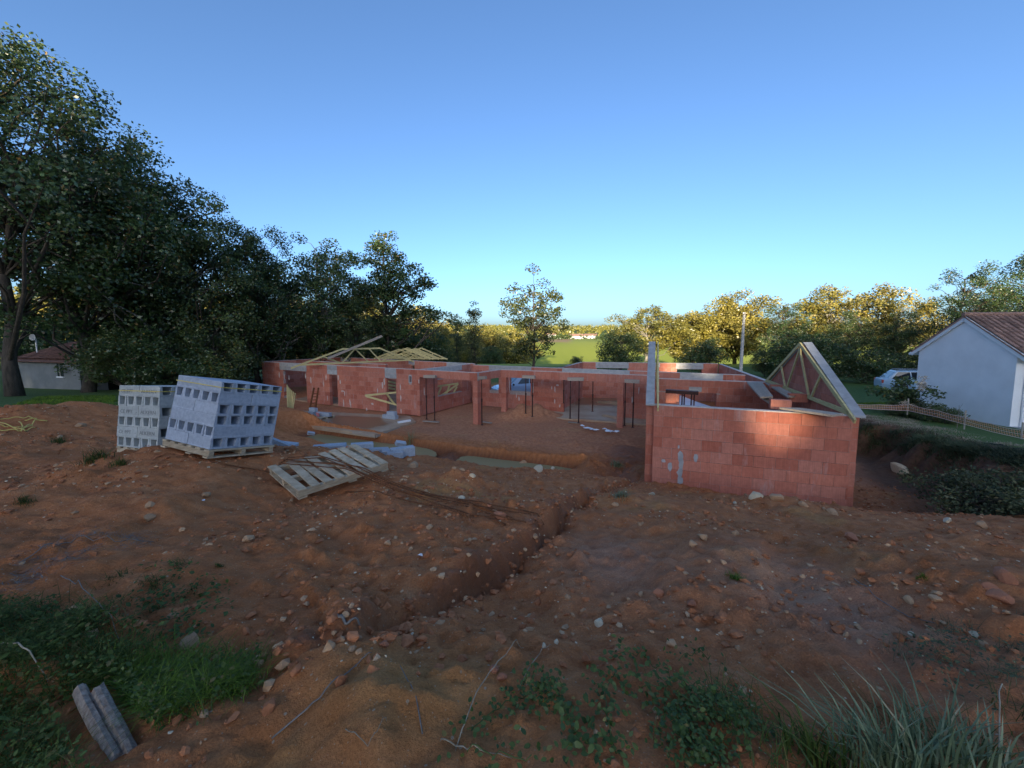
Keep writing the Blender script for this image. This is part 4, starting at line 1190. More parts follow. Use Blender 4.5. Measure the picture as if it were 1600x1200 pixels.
# ------------------------------------------------------------------ cars
def car(label, loc, heading, body_mat, L=4.2, W=1.75, Hc=1.55, group=None):
    """hatchback: lofted shell, glasshouse, wheels, lamps, mirrors; local +x is forward"""
    t = thing('parked_car', label, 'car', loc, group, (0, 0, heading))
    prof = [(-2.08, 0.42, 0.86), (-2.0, 0.30, 1.0), (-1.5, 0.22, 1.02), (-0.6, 0.20, 0.98), (0.5, 0.20, 0.96), (1.2, 0.22, 0.90), (1.8, 0.28, 0.78), (2.08, 0.38, 0.62)]
    b = MB(); ring = []
    k = L / 4.2
    for x, z0, z1 in prof:
        hw = W / 2 * (1 - 0.10 * (abs(x) / 2.1) ** 4)
        ring.append([(x * k, -hw * 0.92, z0), (x * k, -hw, (z0 + z1) * 0.5), (x * k, -hw * 0.95, z1 - 0.05), (x * k, -hw * 0.84, z1), (x * k, hw * 0.84, z1), (x * k, hw * 0.95, z1 - 0.05), (x * k, hw, (z0 + z1) * 0.5), (x * k, hw * 0.92, z0)])
    base = 0
    for r_ in ring: b.v += r_
    for i in range(len(ring) - 1):
        for j in range(8):
            a0 = i * 8 + j; a1 = i * 8 + (j + 1) % 8
            b.f.append((a0, a0 + 8, a1 + 8, a1))
    b.f.append(tuple(range(8))); b.f.append(tuple((len(ring) - 1) * 8 + j for j in range(8))[::-1])
    body = b.build('body', body_mat, t, local=True, smooth=False)
    bv = body.modifiers.new('bevel', 'BEVEL'); bv.width = 0.04; bv.segments = 2
    # cabin: pillars/roof in body colour, panes set proud
    c = MB()
    lo = [(-1.85 * k, 0.97), (0.98 * k, 0.92)]; hi = [(-1.35 * k, Hc - 0.04), (0.15 * k, Hc)]
    wl, wh = W / 2 * 0.86, W / 2 * 0.68
    V = [(lo[0][0], -wl, lo[0][1]), (lo[1][0], -wl, lo[1][1]), (lo[1][0], wl, lo[1][1]), (lo[0][0], wl, lo[0][1]),
         (hi[0][0], -wh, hi[0][1]), (hi[1][0], -wh, hi[1][1]), (hi[1][0], wh, hi[1][1]), (hi[0][0], wh, hi[0][1])]
    c.v = V; c.f = [(0, 3, 2, 1), (4, 5, 6, 7), (0, 1, 5, 4), (1, 2, 6, 5), (2, 3, 7, 6), (3, 0, 4, 7)]
    cab = c.build('cabin', body_mat, t, local=True)
    cb = cab.modifiers.new('bevel', 'BEVEL'); cb.width = 0.05; cb.segments = 2
    V = [np.array(v) for v in V]
    def pane(name, i, j, k_, l, u0, u1, v0, v1, parent):
        a, b_, c_, d = V[i], V[j], V[k_], V[l]
        P = lambda u, v: (a + (b_ - a) * u) * (1 - v) + (d + (c_ - d) * u) * v
        q = [P(u0, v0), P(u1, v0), P(u1, v1), P(u0, v1)]
        nn = np.cross(q[1] - q[0], q[3] - q[0]); nn /= np.linalg.norm(nn)
        MB().prism([x + nn * 0.004 for x in q], nn * 0.008).build(name, M['glass'], parent, local=True)
    pane('side_window', 0, 1, 5, 4, 0.08, 0.42, 0.14, 0.88, cab); pane('side_window', 0, 1, 5, 4, 0.45, 0.80, 0.14, 0.88, cab)
    pane('side_window', 2, 3, 7, 6, 0.20, 0.55, 0.14, 0.88, cab); pane('side_window', 2, 3, 7, 6, 0.58, 0.92, 0.14, 0.88, cab)
    pane('windscreen', 1, 2, 6, 5, 0.08, 0.92, 0.08, 0.92, cab); pane('rear_window', 3, 0, 4, 7, 0.1, 0.9, 0.15, 0.9, cab)
    for x in (-1.3 * k, 1.28 * k):
        for s in (-1, 1):
            wx = MB().tube([(x, s * (W / 2 - 0.20), 0.31), (x, s * (W / 2 + 0.01), 0.31)], 0.31, 18).build('wheel', M['rubber'], t, local=True)
            MB().tube([(x, s * (W / 2 + 0.011), 0.31), (x, s * (W / 2 + 0.02), 0.31)], 0.20, 14).build('rim', M['alloy'], wx, local=True)
    for s in (-1, 1):
        MB().box((1.93 * k, s * W * 0.36, 0.62), (0.16, 0.32, 0.13)).build('headlight', M['paint_white'], t, local=True, bevel=0.02)
        MB().box((-2.03 * k, s * W * 0.40, 0.82), (0.10, 0.18, 0.24)).build('tail_light', M['red_paint'], t, local=True, bevel=0.02)
        MB().box((0.75 * k, s * (W / 2 + 0.07), 1.0), (0.12, 0.2, 0.14)).build('mirror', M['rubber'], t, local=True, bevel=0.03)
        MB().tube([(-1.3 * k, s * wh * 0.85, Hc), (-1.2 * k, s * wh * 0.85, Hc + 0.05), (0.0, s * wh * 0.85, Hc + 0.06), (0.08 * k, s * wh * 0.85, Hc + 0.02)], 0.015, 6).build('roof_rail', M['alloy'], t, local=True)
    return t
p = at_y(1418, 619, 25.5); car('pale blue hatchback half hidden behind the white house', (p[0] + 0.95, p[1] + 0.2, ground(p[0] + 0.95, p[1])), R(-28), M['car_pale'], L=4.3, Hc=1.6)
p = at_y(810, 612, 30.3); car('blue car seen through the terrace window opening', (p[0], p[1], ground(p[0], p[1])), R(200), M['car_blue'])
p = at_y(838, 611, 33.0); car('white car behind the blue one, through the window opening', (p[0], p[1], ground(p[0], p[1])), R(190), M['car_white'])

# ------------------------------------------------------------------ orange barrier netting along the lawn
net = thing('barrier_netting', 'sagging orange and white barrier netting along the white house lawn', 'netting', tuple(at_z(1420, 642, -3.6)))
npx = [(1330, 637), (1375, 640), (1420, 642), (1465, 652), (1510, 664), (1550, 675), (1600, 687), (1660, 700)]
dist = [18.5, 17.8, 17.2, 15.8, 14.6, 13.7, 12.7, 11.6]
bot = []
for (a, b_), dd in zip(npx, dist):
    q = at_y(a, b_, dd); q[2] = max(q[2], ground(q[0], q[1]) + 0.02); bot.append(q)
hts = [0.18, 0.20, 0.28, 0.26, 0.28, 0.27, 0.27, 0.27]
nst = 5
for s in range(nst):
    pts = []
    for i in range(len(bot) - 1):
        for t in np.linspace(0, 1, 6, endpoint=False):
            q = bot[i] * (1 - t) + bot[i + 1] * t; hh = hts[i] * (1 - t) + hts[i + 1] * t
            sag = 0.05 * math.sin(math.pi * t)
            pts.append(q + np.array([0.10 * s / nst, 0.14 * s / nst, hh * s / (nst - 1) - sag * s / nst]))
    b = MB(); w_ = 0.011
    for p, q in zip(pts[:-1], pts[1:]): b.boxa(p, q - p, (0.012, 0.012, 0), (0, 0, w_ * (1.6 if s in (0, nst - 1) else 1)))
    b.build('net_strand', M['pink_net'] if s % 2 == 0 else M['orange_net'], net)
ties = MB()
for i in range(len(bot) - 1):
    for t in np.linspace(0, 1, 12, endpoint=False):
        q = bot[i] * (1 - t) + bot[i + 1] * t; hh = hts[i] * (1 - t) + hts[i + 1] * t - 0.05 * math.sin(math.pi * t)
        ties.boxa(q, (0.008, -0.002, 0), (0.002, 0.008, 0), np.array([0.1, 0.14, hh]))
o = ties.build('net_ties', M['orange_net'], net); o['kind'] = 'stuff'
for i in (2, 4, 6):
    q = bot[i]; MB().tube([q + [0.05, 0.1, -0.2], q + [0.06, 0.12, 0.55]], 0.025, 6).build('post', M['stake'], net)
# marker stake with red top, leaning cable
sq = at_y(1473, 783, 8.6); zz = ground(sq[0], sq[1])
st = thing('marker_stake', 'grey marker stake with red top before the dark bank', 'stake', (sq[0], sq[1], zz))
tz = at_y(1473, 762, 8.6)[2]
MB().boxa((sq[0] - 0.02, sq[1] - 0.02, zz - 0.2), (0.035, 0, 0), (0, 0.035, 0), (0.01, 0, tz - zz + 0.12)).build('shaft', M['stake'], st)
MB().boxa((sq[0] - 0.014, sq[1] - 0.024, tz - 0.08), (0.042, 0, 0), (0, 0.042, 0), (0, 0, 0.05)).build('painted_top', M['red_paint'], st)
cpts = []
for t in np.linspace(0, 1, 14):
    q = at_y(1533 + 67 * t, 677 + 37 * t, 11.8 - 1.2 * t); q[2] = ground(q[0], q[1]) + 0.03 + 0.25 * math.sin(math.pi * t) * 0; cpts.append(q)
tag(MB().tube(cpts, 0.022, 6).build('cable', M['rubber']), 'black cable lying down the grassy bank at the right edge', 'cable')

# ------------------------------------------------------------------ farm houses far off
def far_house(px, py, dist, w, h, wall, label, rz):
    p = at_y(px, py, dist); z = p[2]
    t = thing('far_house', label, 'house', (p[0], p[1], z), 'farm houses beyond the fields')
    c, s = math.cos(rz), math.sin(rz); a = np.array([c, s, 0]); n = np.array([-s, c, 0])
    o = p - a * w / 2
    MB().boxa(o - [0, 0, 3], a * w, n * w * 0.6, (0, 0, h + 3)).build('wall', M[wall], t)
    MB().prism([o - n * 0.4 - a * .4 + [0, 0, h], o + n * (w * 0.6 + 0.4) - a * .4 + [0, 0, h], o + n * w * 0.3 - a * .4 + [0, 0, h + w * 0.17]], a * (w + .8)).build('roof', M['tile'], t)
    for k in range(3):
        f = 0.2 + 0.28 * k
        MB().boxa(o + a * (w * f) - n * 0.06 + [0, 0, h * 0.35], a * 1.2, n * 0.05, (0, 0, 1.4)).build('window', M['glass'], t)
far_house(902, 533, 400, 15, 5, 'render_white', 'pale farmhouse beyond the brown field, left of two', 0.2)
far_house(922, 533.5, 410, 13, 6, 'render_white', 'farmhouse with bright orange roof beyond the green field', -0.3)
far_house(862, 527.5, 415, 9, 3.0, 'render_white', 'pale farmhouse among trees behind the lone tree', 0.1)
# ------------------------------------------------------------------ packs of concrete blocks
m_cinder = {k: cinder_mesh('hollow_block', M[k]) for k in ('block', 'block_bare')}
def text_mesh(txt, size, mat):
    cu = bpy.data.curves.new('print', 'FONT'); cu.body = txt; cu.size = size; cu.extrude = 0.0008; cu.resolution_u = 2
    ob = bpy.data.objects.new('tmp_text', cu); COL.objects.link(ob)
    me = bpy.data.meshes.new_from_object(ob.evaluated_get(bpy.context.evaluated_depsgraph_get()))
    bpy.data.objects.remove(ob); me.materials.clear(); me.materials.append(mat)
    return me
def pallet_thing(name, label, L, W, nsl, mats, nrun=3, h=0.12, group=None, slat_w=0.1, broken=()):
    """wooden pallet, local frame: x along the runners, y along the slats, z up from the ground"""
    t = thing(name, label, 'pallet', group=group)
    for k in range(nrun):
        y = -W / 2 + 0.05 + (W - 0.1) * k / (nrun - 1)
        MB().box((0, y, 0.022 + (h - 0.044) / 2 + 0.0), (L, 0.075, h - 0.046)).build('runner', mats, t, local=True, bevel=0.004)
    for k in range(nsl):
        x = -L / 2 + slat_w / 2 + (L - slat_w) * k / (nsl - 1)
        a = random.uniform(-0.02, 0.02) if k not in broken else 0.05
        dx = np.array([math.sin(a) * W, math.cos(a) * W, 0]); 
        b = MB().boxa(np.array([x - slat_w / 2, -W / 2, h - 0.022]) - dx * 0 + [0, 0, random.uniform(0, 0.003)], (slat_w, 0, 0), dx, (0, 0, 0.022))
        b.build('slat', mats, t, local=True, bevel=0.003)
    for k in (0, nsl // 2, nsl - 1):
        x = -L / 2 + slat_w / 2 + (L - slat_w) * k / (nsl - 1)
        MB().box((x, 0, 0.010), (slat_w, W, 0.020)).build('bottom_board', mats, t, local=True)
    return t

def block_pack(label, rows, matkey, ch, texts=None):
    """strapped pack 1.0 x 1.0 m; rows from the bottom: 'E' cavities to the front, 'F' long faces to the front"""
    t = thing('block_pack', label, 'block pack')
    for r_, kind in enumerate(rows):
        z = ch / 2 + ch * r_
        if kind == 'E':            # five blocks side by side, cavities facing front/back, two deep
            for i in range(5):
                for j in range(2):
                    o = link('hollow_block', m_cinder[matkey], t, (-0.4 + 0.2 * i + random.uniform(-.004, .004), -0.25 + 0.5 * j + random.uniform(-.006, .006), z), (0, 0, math.pi / 2), (0.985, 0.975, 0.985 * ch / 0.2))
        else:                      # long faces to the front, five deep, cavities to the sides
            for i in range(2):
                for j in range(5):
                    o = link('hollow_block', m_cinder[matkey], t, (-0.25 + 0.5 * i + random.uniform(-.006, .006), -0.4 + 0.2 * j + random.uniform(-.004, .004), z), (0, 0, random.uniform(-.008, .008)), (0.985, 0.975, 0.985 * ch / 0.2))
                    if texts and j == 0:
                        pr = link('print', texts[i], o, (-0.20, -0.1025, -0.04), (math.pi / 2, 0, 0))
    zt = ch * len(rows) - ch / 2
    b = MB()
    for (x0, y0, x1, y1) in ((-0.503, -0.506, 0.503, -0.506), (0.506, -0.503, 0.506, 0.503), (0.503, 0.506, -0.503, 0.506), (-0.506, 0.503, -0.506, -0.503)):
        b.beam((x0, y0, zt), (x1, y1, zt), 0.004, 0.014)
    b.build('strap', M['strap'], t, local=True)
    return t
tx1 = text_mesh('CE PPT   -', 0.10, M['ink']); tx2 = text_mesh('ALKERN', 0.10, M['ink'])

def tilt_matrix(ax, ang):
    """lean to the right about the axis, and a little back"""
    r = Vector((ax[1], -ax[0], 0.0))
    return Matrix.Rotation(R(-5.0), 3, r) @ Matrix.Rotation(ang, 3, Vector(ax))
def put(t, loc, rz, tilt_axis=None, tilt=0.0):
    m = Matrix.Rotation(rz, 4, 'Z')
    if tilt_axis is not None: m = tilt_matrix(tilt_axis, tilt).to_4x4() @ m
    t.rotation_euler = m.to_euler(); t.location = loc

# left pack (printed, weathered) and right pack (tilted, blue-grey)
pkA = block_pack('greenish grey block pack with printed lettering, left of the pair', ['E', 'F', 'E', 'F', 'E', 'F'], 'block_bare', 0.17, (tx1, tx2))
palA = pallet_thing('pallet', 'weathered pallet under the printed left-hand block pack', 1.0, 1.0, 6, M['pallet'], group='pallets under the block packs')
cA = np.array([-6.02, 6.62, 0.0])
zA = ground(cA[0], cA[1]) + 0.02
axA = (-0.6, 0.8, 0.0)
rzA = R(-16.6)
tiltA = R(5.0)
put(palA, (cA[0], cA[1], zA), rzA, axA, tiltA)
put(pkA, tuple(Vector((cA[0], cA[1], zA)) + tilt_matrix(axA, tiltA) @ Vector((0, 0, 0.125))), rzA, axA, tiltA)

pkB = block_pack('blue-grey block pack with yellow strap, tilted on its pallet', ['F', 'E', 'F', 'F', 'E', 'F'], 'block', 0.165)
palB = pallet_thing('pallet', 'pale pallet under the tilted blue-grey block pack', 1.05, 1.05, 6, M['pallet'], group='pallets under the block packs')
cB = np.array([-4.70, 6.04, 0.0])
zB = ground(cB[0], cB[1]) + 0.08
axB = (-0.45, 0.89, 0.0)
rzB = R(-19)
tiltB = R(11.0)
put(palB, (cB[0], cB[1], zB), rzB, axB, tiltB)
put(pkB, tuple(Vector((cB[0], cB[1], zB)) + tilt_matrix(axB, tiltB) @ Vector((0, 0, 0.125))), rzB, axB, tiltB)

# broken pallet in the middle, with rusty bars on it
pq = [at_y(412, 746, 5.75), at_y(480, 786, 4.86), at_y(616, 738, 5.85), at_y(546, 706, 6.85)]
pc = sum(pq) / 4
palC = pallet_thing('pallet', 'lone broken wooden pallet lying on the soil under rusty bars', 1.35, 1.08, 8, M['pallet'], nrun=3, h=0.13, slat_w=0.115, broken=(1,))
dx_ = (pq[2] - pq[1]); rz = math.atan2(dx_[1], dx_[0])
zc = [ground(q[0], q[1]) for q in pq]
sl_ = (zc[2] - zc[1]) / np.linalg.norm(dx_[:2]); dyv = pq[0] - pq[1]; sl2 = (zc[0] - zc[1]) / np.linalg.norm(dyv[:2])
palC.location = (pc[0], pc[1], sum(zc) / 4 + 0.085)
exv = Vector((math.cos(rz), math.sin(rz), sl_ + 0.02)).normalized(); eyv = Vector((-math.sin(rz), math.cos(rz), sl2)); eyv = (eyv - exv * eyv.dot(exv)).normalized(); ezv = exv.cross(eyv)
palC.rotation_euler = Matrix((exv, eyv, ezv)).transposed().to_euler()

# rusty reinforcing bars
barsp = [[(430, 744), (520, 752), (640, 778), (760, 800), (838, 816)], [(425, 741), (505, 747), (620, 772), (740, 797), (822, 818)], [(437, 748), (540, 760), (650, 785), (735, 806), (790, 822)],
         [(422, 739), (500, 744), (600, 764), (700, 786), (800, 812)], [(445, 745), (560, 757), (660, 776), (770, 801), (850, 822)], [(540, 770), (600, 778), (665, 792), (700, 800), (735, 812)], [(300, 717), (350, 727), (400, 735), (440, 742), (480, 750)]]
blab = ['rusty bar, uppermost of the bundle across the pallet', 'rusty bar with its left end nearest the block packs', 'thin rusty bar lowest across the pallet slats', 'rusty bar along the left edge of the bundle', 'longest rusty bar reaching right towards the gully', 'short rusty bar under the pallet\'s right runner', 'rusty bar lying on soil between packs and pallet']
palm = Matrix.Translation(palC.location) @ palC.rotation_euler.to_matrix().to_4x4(); pali = palm.inverted()
def top_of_pallet(x, y):
    """height of the pallet deck at a plan point, or None"""
    for it in range(1):
        n_ = ezv; c_ = palm @ Vector((0, 0, 0.135))
        z = c_.z - (n_.x * (x - c_.x) + n_.y * (y - c_.y)) / n_.z
        l = pali @ Vector((x, y, z))
        if abs(l.x) < 0.74 and abs(l.y) < 0.6: return z
    return None
for k, pix in enumerate(barsp):
    ctl = [hit(*q) for q in pix]; pts = []
    for i in range(len(ctl) - 1):
        for t in np.linspace(0, 1, 8, endpoint=False):
            q = ctl[i] * (1 - t) + ctl[i + 1] * t; pts.append(q)
    pts.append(ctl[-1])
    zs = []
    for q in pts:
        g = ground(q[0], q[1]) + 0.012; tp = top_of_pallet(q[0], q[1])
        zs.append(max(g, tp + 0.008 + 0.006 * k) if tp is not None and k < 5 else g)
    zs = np.array(zs)
    for _ in range(8):
        s = zs.copy(); s[1:-1] = (zs[:-2] + 2 * zs[1:-1] + zs[2:]) / 4; zs = np.maximum(s, zs)
        for i in range(1, len(zs) - 1): zs[i] = max(zs[i], (zs[i-1] + zs[i+1]) / 2)
    for q, z in zip(pts, zs): q[2] = z + 0.004
    tag(MB().tube(pts, 0.008, 6).build('reinforcing_bar', M['rust'], smooth=True), blab[k], 'steel bar', 'rusty reinforcing bars')

# loose grey blocks along the trench edge
for k, (a, b, d, rz, ti, lb, s) in enumerate([
    (447, 696, 9.2, 0.1, (0.0, 0.15), 'pale grey block lying alone right of the block packs', 1.0),
    (432, 690, 8.6, 0.9, (0.2, 0.6), 'tilted grey block half hidden behind the blue-grey pack', 1.0),
    (505, 704, 9.4, 0.3, (0, 0), 'flat grey block left of the upright one above the pallet', 0.9),
    (524, 699, 9.4, 0.25, (0.1, 0), 'grey block standing proud of its pair above the pallet', 1.0),
    (551, 702, 9.4, 0.4, (0, 0.05), 'grey block in the middle of the strewn row, rear one', 0.95),
    (566, 704, 9.1, 0.45, (0, 0.05), 'grey block in the middle of the strewn row, front one', 1.0),
    (592, 707, 9.0, 0.5, (0, 0.1), 'pale grey block lying left of the block heap', 0.9),
    (614, 703, 8.8, 0.2, (0, 0), 'grey block at the left of the heap above the pallet', 1.0),
    (629, 706, 8.6, 0.5, (0, 0), 'grey block at the right of the heap above the pallet', 1.05),
    (618, 714, 8.4, 0.3, (0, 0), 'grey block lowest in the heap, nearest the pallet', 0.7)]):
    loose_block(a, b, d, rz, lb, ti, scale=s)
for (a, b, d, s, lb) in [(626, 693, 9.3, 0.5, 'broken pale block piece on top of the heap'), (486, 677, 16.0, 0.55, 'pale rubble piece on the far bank of the puddle')]:
    p = at_y(a, b, d); o = link('block_fragment', m_solid, None, (p[0], p[1], max(p[2], ground(p[0], p[1]) + 0.05)), (0.5, 0.3, 0.7), (s, s * 1.1, s)); tag(o, lb, 'rubble')

# yellow strap tangle on the left
ctl = [[(-20, 664), (20, 657), (45, 655), (80, 664)], [(0, 665), (30, 672), (50, 667), (58, 658), (35, 660)], [(-10, 675), (30, 676), (55, 668)], [(30, 661), (36, 670), (33, 678)], [(-5, 668), (15, 670), (40, 676), (58, 671)]]
t = thing('strap_tangle', 'tangle of yellow plastic strapping on the soil at the left', 'strapping', tuple(hit(35, 668)))
for k, c in enumerate(ctl):
    pts = []
    cp = [hit(*q) for q in c]
    for i in range(len(cp) - 1):
        for tt in np.linspace(0, 1, 6, endpoint=False):
            q = cp[i] * (1 - tt) + cp[i + 1] * tt; q = q + np.array([0, 0, 0.03 + 0.05 * abs(math.sin(3 * tt + k + i))]); pts.append(q)
    MB().tube(pts, 0.011, 5).build('strap', M['strap'], t, smooth=True)
# ------------------------------------------------------------------ trees
def leaf_material(name, lo, hi, tip=None, trans=0.35, gloss=0.05):
    m = bpy.data.materials.new(name); m.use_nodes = True; nt = m.node_tree; nt.nodes.clear()
    out = nt.nodes.new('ShaderNodeOutputMaterial')
    r = nt.nodes.new('ShaderNodeNewGeometry').outputs['Random Per Island']
    orr = nt.nodes.new('ShaderNodeObjectInfo').outputs['Random']
    stops = [(0.0, lo), (0.75, hi)]
    if tip: stops += [(0.92, hi), (0.97, tip)]
    c = ramp(nt, r, stops)
    c = mix(nt, 1.0, c, ramp(nt, orr, [(0, (0.8, 0.85, 0.8)), (1, (1.2, 1.12, 1.1))]), 'MULTIPLY')
    n2 = noise(nt, coords(nt, 'Position'), 0.35, 2)
    c = mix(nt, 1.0, c, ramp(nt, n2, [(0.35, (0.7, 0.72, 0.75)), (0.65, (1.2, 1.15, 1.0))]), 'MULTIPLY')
    d = nt.nodes.new('ShaderNodeBsdfDiffuse'); t = nt.nodes.new('ShaderNodeBsdfTranslucent'); g = nt.nodes.new('ShaderNodeBsdfGlossy'); g.inputs['Roughness'].default_value = 0.4
    nt.links.new(c, d.inputs[0]); nt.links.new(c, t.inputs[0]); g.inputs[0].default_value = (0.9, 0.9, 0.9, 1)
    m1 = nt.nodes.new('ShaderNodeMixShader'); m1.inputs[0].default_value = trans
    nt.links.new(d.outputs[0], m1.inputs[1]); nt.links.new(t.outputs[0], m1.inputs[2])
    m2 = nt.nodes.new('ShaderNodeMixShader'); m2.inputs[0].default_value = gloss
    nt.links.new(m1.outputs[0], m2.inputs[1]); nt.links.new(g.outputs[0], m2.inputs[2])
    nt.links.new(m2.outputs[0], out.inputs[0])
    return m
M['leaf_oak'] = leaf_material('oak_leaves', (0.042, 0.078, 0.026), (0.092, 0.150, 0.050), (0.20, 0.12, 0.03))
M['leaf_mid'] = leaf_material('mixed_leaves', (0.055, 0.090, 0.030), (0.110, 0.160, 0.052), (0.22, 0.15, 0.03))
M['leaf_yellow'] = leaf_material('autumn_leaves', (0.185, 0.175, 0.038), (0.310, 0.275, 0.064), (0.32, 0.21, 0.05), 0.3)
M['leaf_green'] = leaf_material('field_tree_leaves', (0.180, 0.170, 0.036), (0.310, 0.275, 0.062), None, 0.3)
M['leaf_pale'] = leaf_material('poplar_leaves', (0.070, 0.085, 0.030), (0.130, 0.150, 0.050), None, 0.35)
M['bark'] = simple('bark', (0.045, 0.036, 0.028), (0.11, 0.088, 0.068), 9, 0.95, 0.8, 0.03, stretch=(1, 1, 0.25))
M['bark_pale'] = simple('pale_bark', (0.20, 0.18, 0.15), (0.32, 0.29, 0.25), 9, 0.95, 0.5, 0.02, stretch=(1, 1, 0.3))

def leaves_np(centres, radii, counts, size, g, flat=0.75):
    """leaf-sized diamonds scattered round cluster centres"""
    C_ = np.repeat(centres, counts, axis=0); Rr = np.repeat(radii, counts)
    n = len(C_)
    off = g.normal(size=(n, 3)); off /= np.linalg.norm(off, axis=1)[:, None]
    off *= (g.random(n) ** 0.45)[:, None] * Rr[:, None]; off[:, 2] *= flat
    c = C_ + off
    a = g.normal(size=(n, 3)); a[:, 2] *= 0.6; a /= np.linalg.norm(a, axis=1)[:, None]
    b = np.cross(a, g.normal(size=(n, 3))); b /= np.linalg.norm(b, axis=1)[:, None] + 1e-9
    s = size * (0.6 + 0.8 * g.random(n))[:, None]
    V = np.stack([c - a * s * 0.5, c - b * s * 0.32 + a * s * 0.05, c + a * s * 0.5, c + b * s * 0.32 + a * s * 0.05], 1).reshape(-1, 3)
    return V, np.arange(n * 4).reshape(n, 4)

def tree_meshes(seed, h, cb, rx, ncl, per, leaf, mat, bark='bark', trunk=0.25, cr=0.9, shape='oak', extra=(), gap=0.0, stems=1):
    """trunk-with-limbs mesh and crown mesh; base at the origin"""
    g = np.random.default_rng(seed)
    tops = []
    b = MB()
    trunks = []
    for st in range(stems):
        lean = g.normal(size=2) * 0.025 * h * (1 if stems == 1 else 2)
        k = 8; pts = []
        for i in range(k + 1):
            f = i / k
            w = g.normal(size=2) * 0.012 * h * (0 < i)
            pts.append(np.array([lean[0] * f + w[0] + (st - (stems - 1) / 2) * 0.3, lean[1] * f + w[1], -0.3 + f * (h * 0.88 + 0.3)]))
        rad = [trunk * (1.25 if i == 0 else (1 - 0.86 * (i / k) ** 0.9)) for i in range(k + 1)]
        b.tube(pts, rad, 9); trunks.append(np.array(pts))
    cz, rz = (cb + h) / 2, (h - cb) / 2
    cen = []; 
    while len(cen) < ncl:
        d = g.normal(size=3); d /= np.linalg.norm(d)
        r = g.random() ** 0.42
        f = d * r
        z = cz + f[2] * rz
        hz = (z - cb) / (h - cb)
        prof = {'oak': (0.72 + 0.55 * math.sin(math.pi * min(max(hz, 0), 1)) ** 0.8) / 1.2, 'cone': 1.15 - 0.85 * hz, 'slim': 0.5 + 0.6 * math.sin(math.pi * hz), 'dome': 1.05 - 0.30 * hz, 'round': 1.0}[shape]
        p = np.array([f[0] * rx * prof, f[1] * rx * prof, z])
        # lumpy outline: whole sectors pulled in or out
        ang = math.atan2(p[1], p[0])
        lump = 1 + 0.30 * math.sin(3 * ang + seed) * math.sin(5.0 * hz + seed * 1.7) + 0.18 * math.sin(7 * ang + 9 * hz + seed)
        p[0] *= lump; p[1] *= lump; p[2] += 0.06 * (h - cb) * math.sin(2 * ang + seed) * hz
        if gap and math.sin(p[0] * 1.7 + seed) * math.sin(p[2] * 1.5 + seed * 2) * math.sin(p[1] * 1.6) > 1 - gap: continue
        cen.append(p)
    cen = np.array(cen)
    if len(extra): cen = np.concatenate([cen, np.array(extra, float)])
    rad = cr * (0.55 + 0.75 * g.random(len(cen)))
    for i, c in enumerate(cen):
        tp = trunks[i % stems]
        hor = math.hypot(c[0], c[1])
        za = min(max(c[2] - hor * g.uniform(0.5, 1.0), cb * 0.75), h * 0.84)
        j = np.argmin(np.abs(tp[:, 2] - za)); a0 = tp[j]
        m1 = a0 * 0.62 + c * 0.38 + g.normal(size=3) * 0.09 * hor + np.array([0, 0, 0.10 * hor])
        m2 = a0 * 0.28 + c * 0.72 + g.normal(size=3) * 0.07 * hor + np.array([0, 0, 0.06 * hor])
        r0 = trunk * 0.30 * (0.5 + 0.5 * (hor / (rx + 0.01))) * (1 - 0.5 * za / h) + 0.012
        b.tube([a0, m1, m2, c], [r0, r0 * 0.7, r0 * 0.42, r0 * 0.15], 5, cap=False)
    tr = b.mesh('trunk', M[bark], smooth=True)
    cnt = np.maximum(8, (per * (rad / cr) ** 2)).astype(int)
    V, Fq = leaves_np(cen, rad, cnt, leaf, g)
    cr_ = np_mesh('crown', V, Fq, M[mat])
    return tr, cr_
def plant_tree(name, label, meshes, loc, scale=1.0, rz=0.0, group=None, cat='tree', sz=None, mat=None):
    t = thing(name, label, cat, loc, group, (0, 0, rz))
    t.scale = (scale, scale, sz if sz else scale)
    link('trunk', meshes[0], t); c = link('crown', meshes[1], t)
    if mat:
        c.material_slots[0].link = 'OBJECT'; c.material_slots[0].material = M[mat]
    return t
def tree_at(label, meshes, mh, px, dist, ytop, group=None, rz=0.0, name='tree', wide=1.0, cat='tree', mat=None):
    """stand a tree of model height mh at column px and distance, its top at row ytop"""
    p = at_y(px, 600, dist); z = ground(p[0], p[1]); top = at_y(px, ytop, dist)[2]
    s = (top - z) / mh
    return plant_tree(name, label, meshes, (p[0], p[1], z - 0.05), s * wide, rz, group, cat, s, mat)

OAK1 = tree_meshes(11, 19, 3.4, 6.6, 200, 185, 0.18, 'leaf_oak', trunk=0.33, cr=1.05, gap=0.35)
OAK2 = tree_meshes(12, 15, 1.8, 4.8, 160, 155, 0.175, 'leaf_oak', trunk=0.28, cr=0.9, gap=0.35)
OAK3 = tree_meshes(13, 14, 0.9, 4.6, 165, 160, 0.175, 'leaf_mid', trunk=0.22, cr=0.92, shape='oak', gap=0.2)
OAK4 = tree_meshes(14, 13, 1.8, 3.6, 125, 170, 0.185, 'leaf_oak', bark='bark_pale', trunk=0.16, cr=0.9, gap=0.25)
ARM = [(2.6 + 0.5 * i + 0.4 * math.sin(i), 0.6 * math.cos(2 * i), 7.0 + 0.35 * math.sin(1.5 * i) - 0.1 * i) for i in range(8)] + [(3.2 + 0.35 * (i % 4), 0.5 * math.sin(i), 9.6 + 0.4 * (i // 4)) for i in range(6)]
LONE_OAK = tree_meshes(15, 14.5, 2.2, 2.7, 110, 130, 0.23, 'leaf_oak', trunk=0.26, cr=0.85, shape='slim', gap=0.2, extra=ARM)
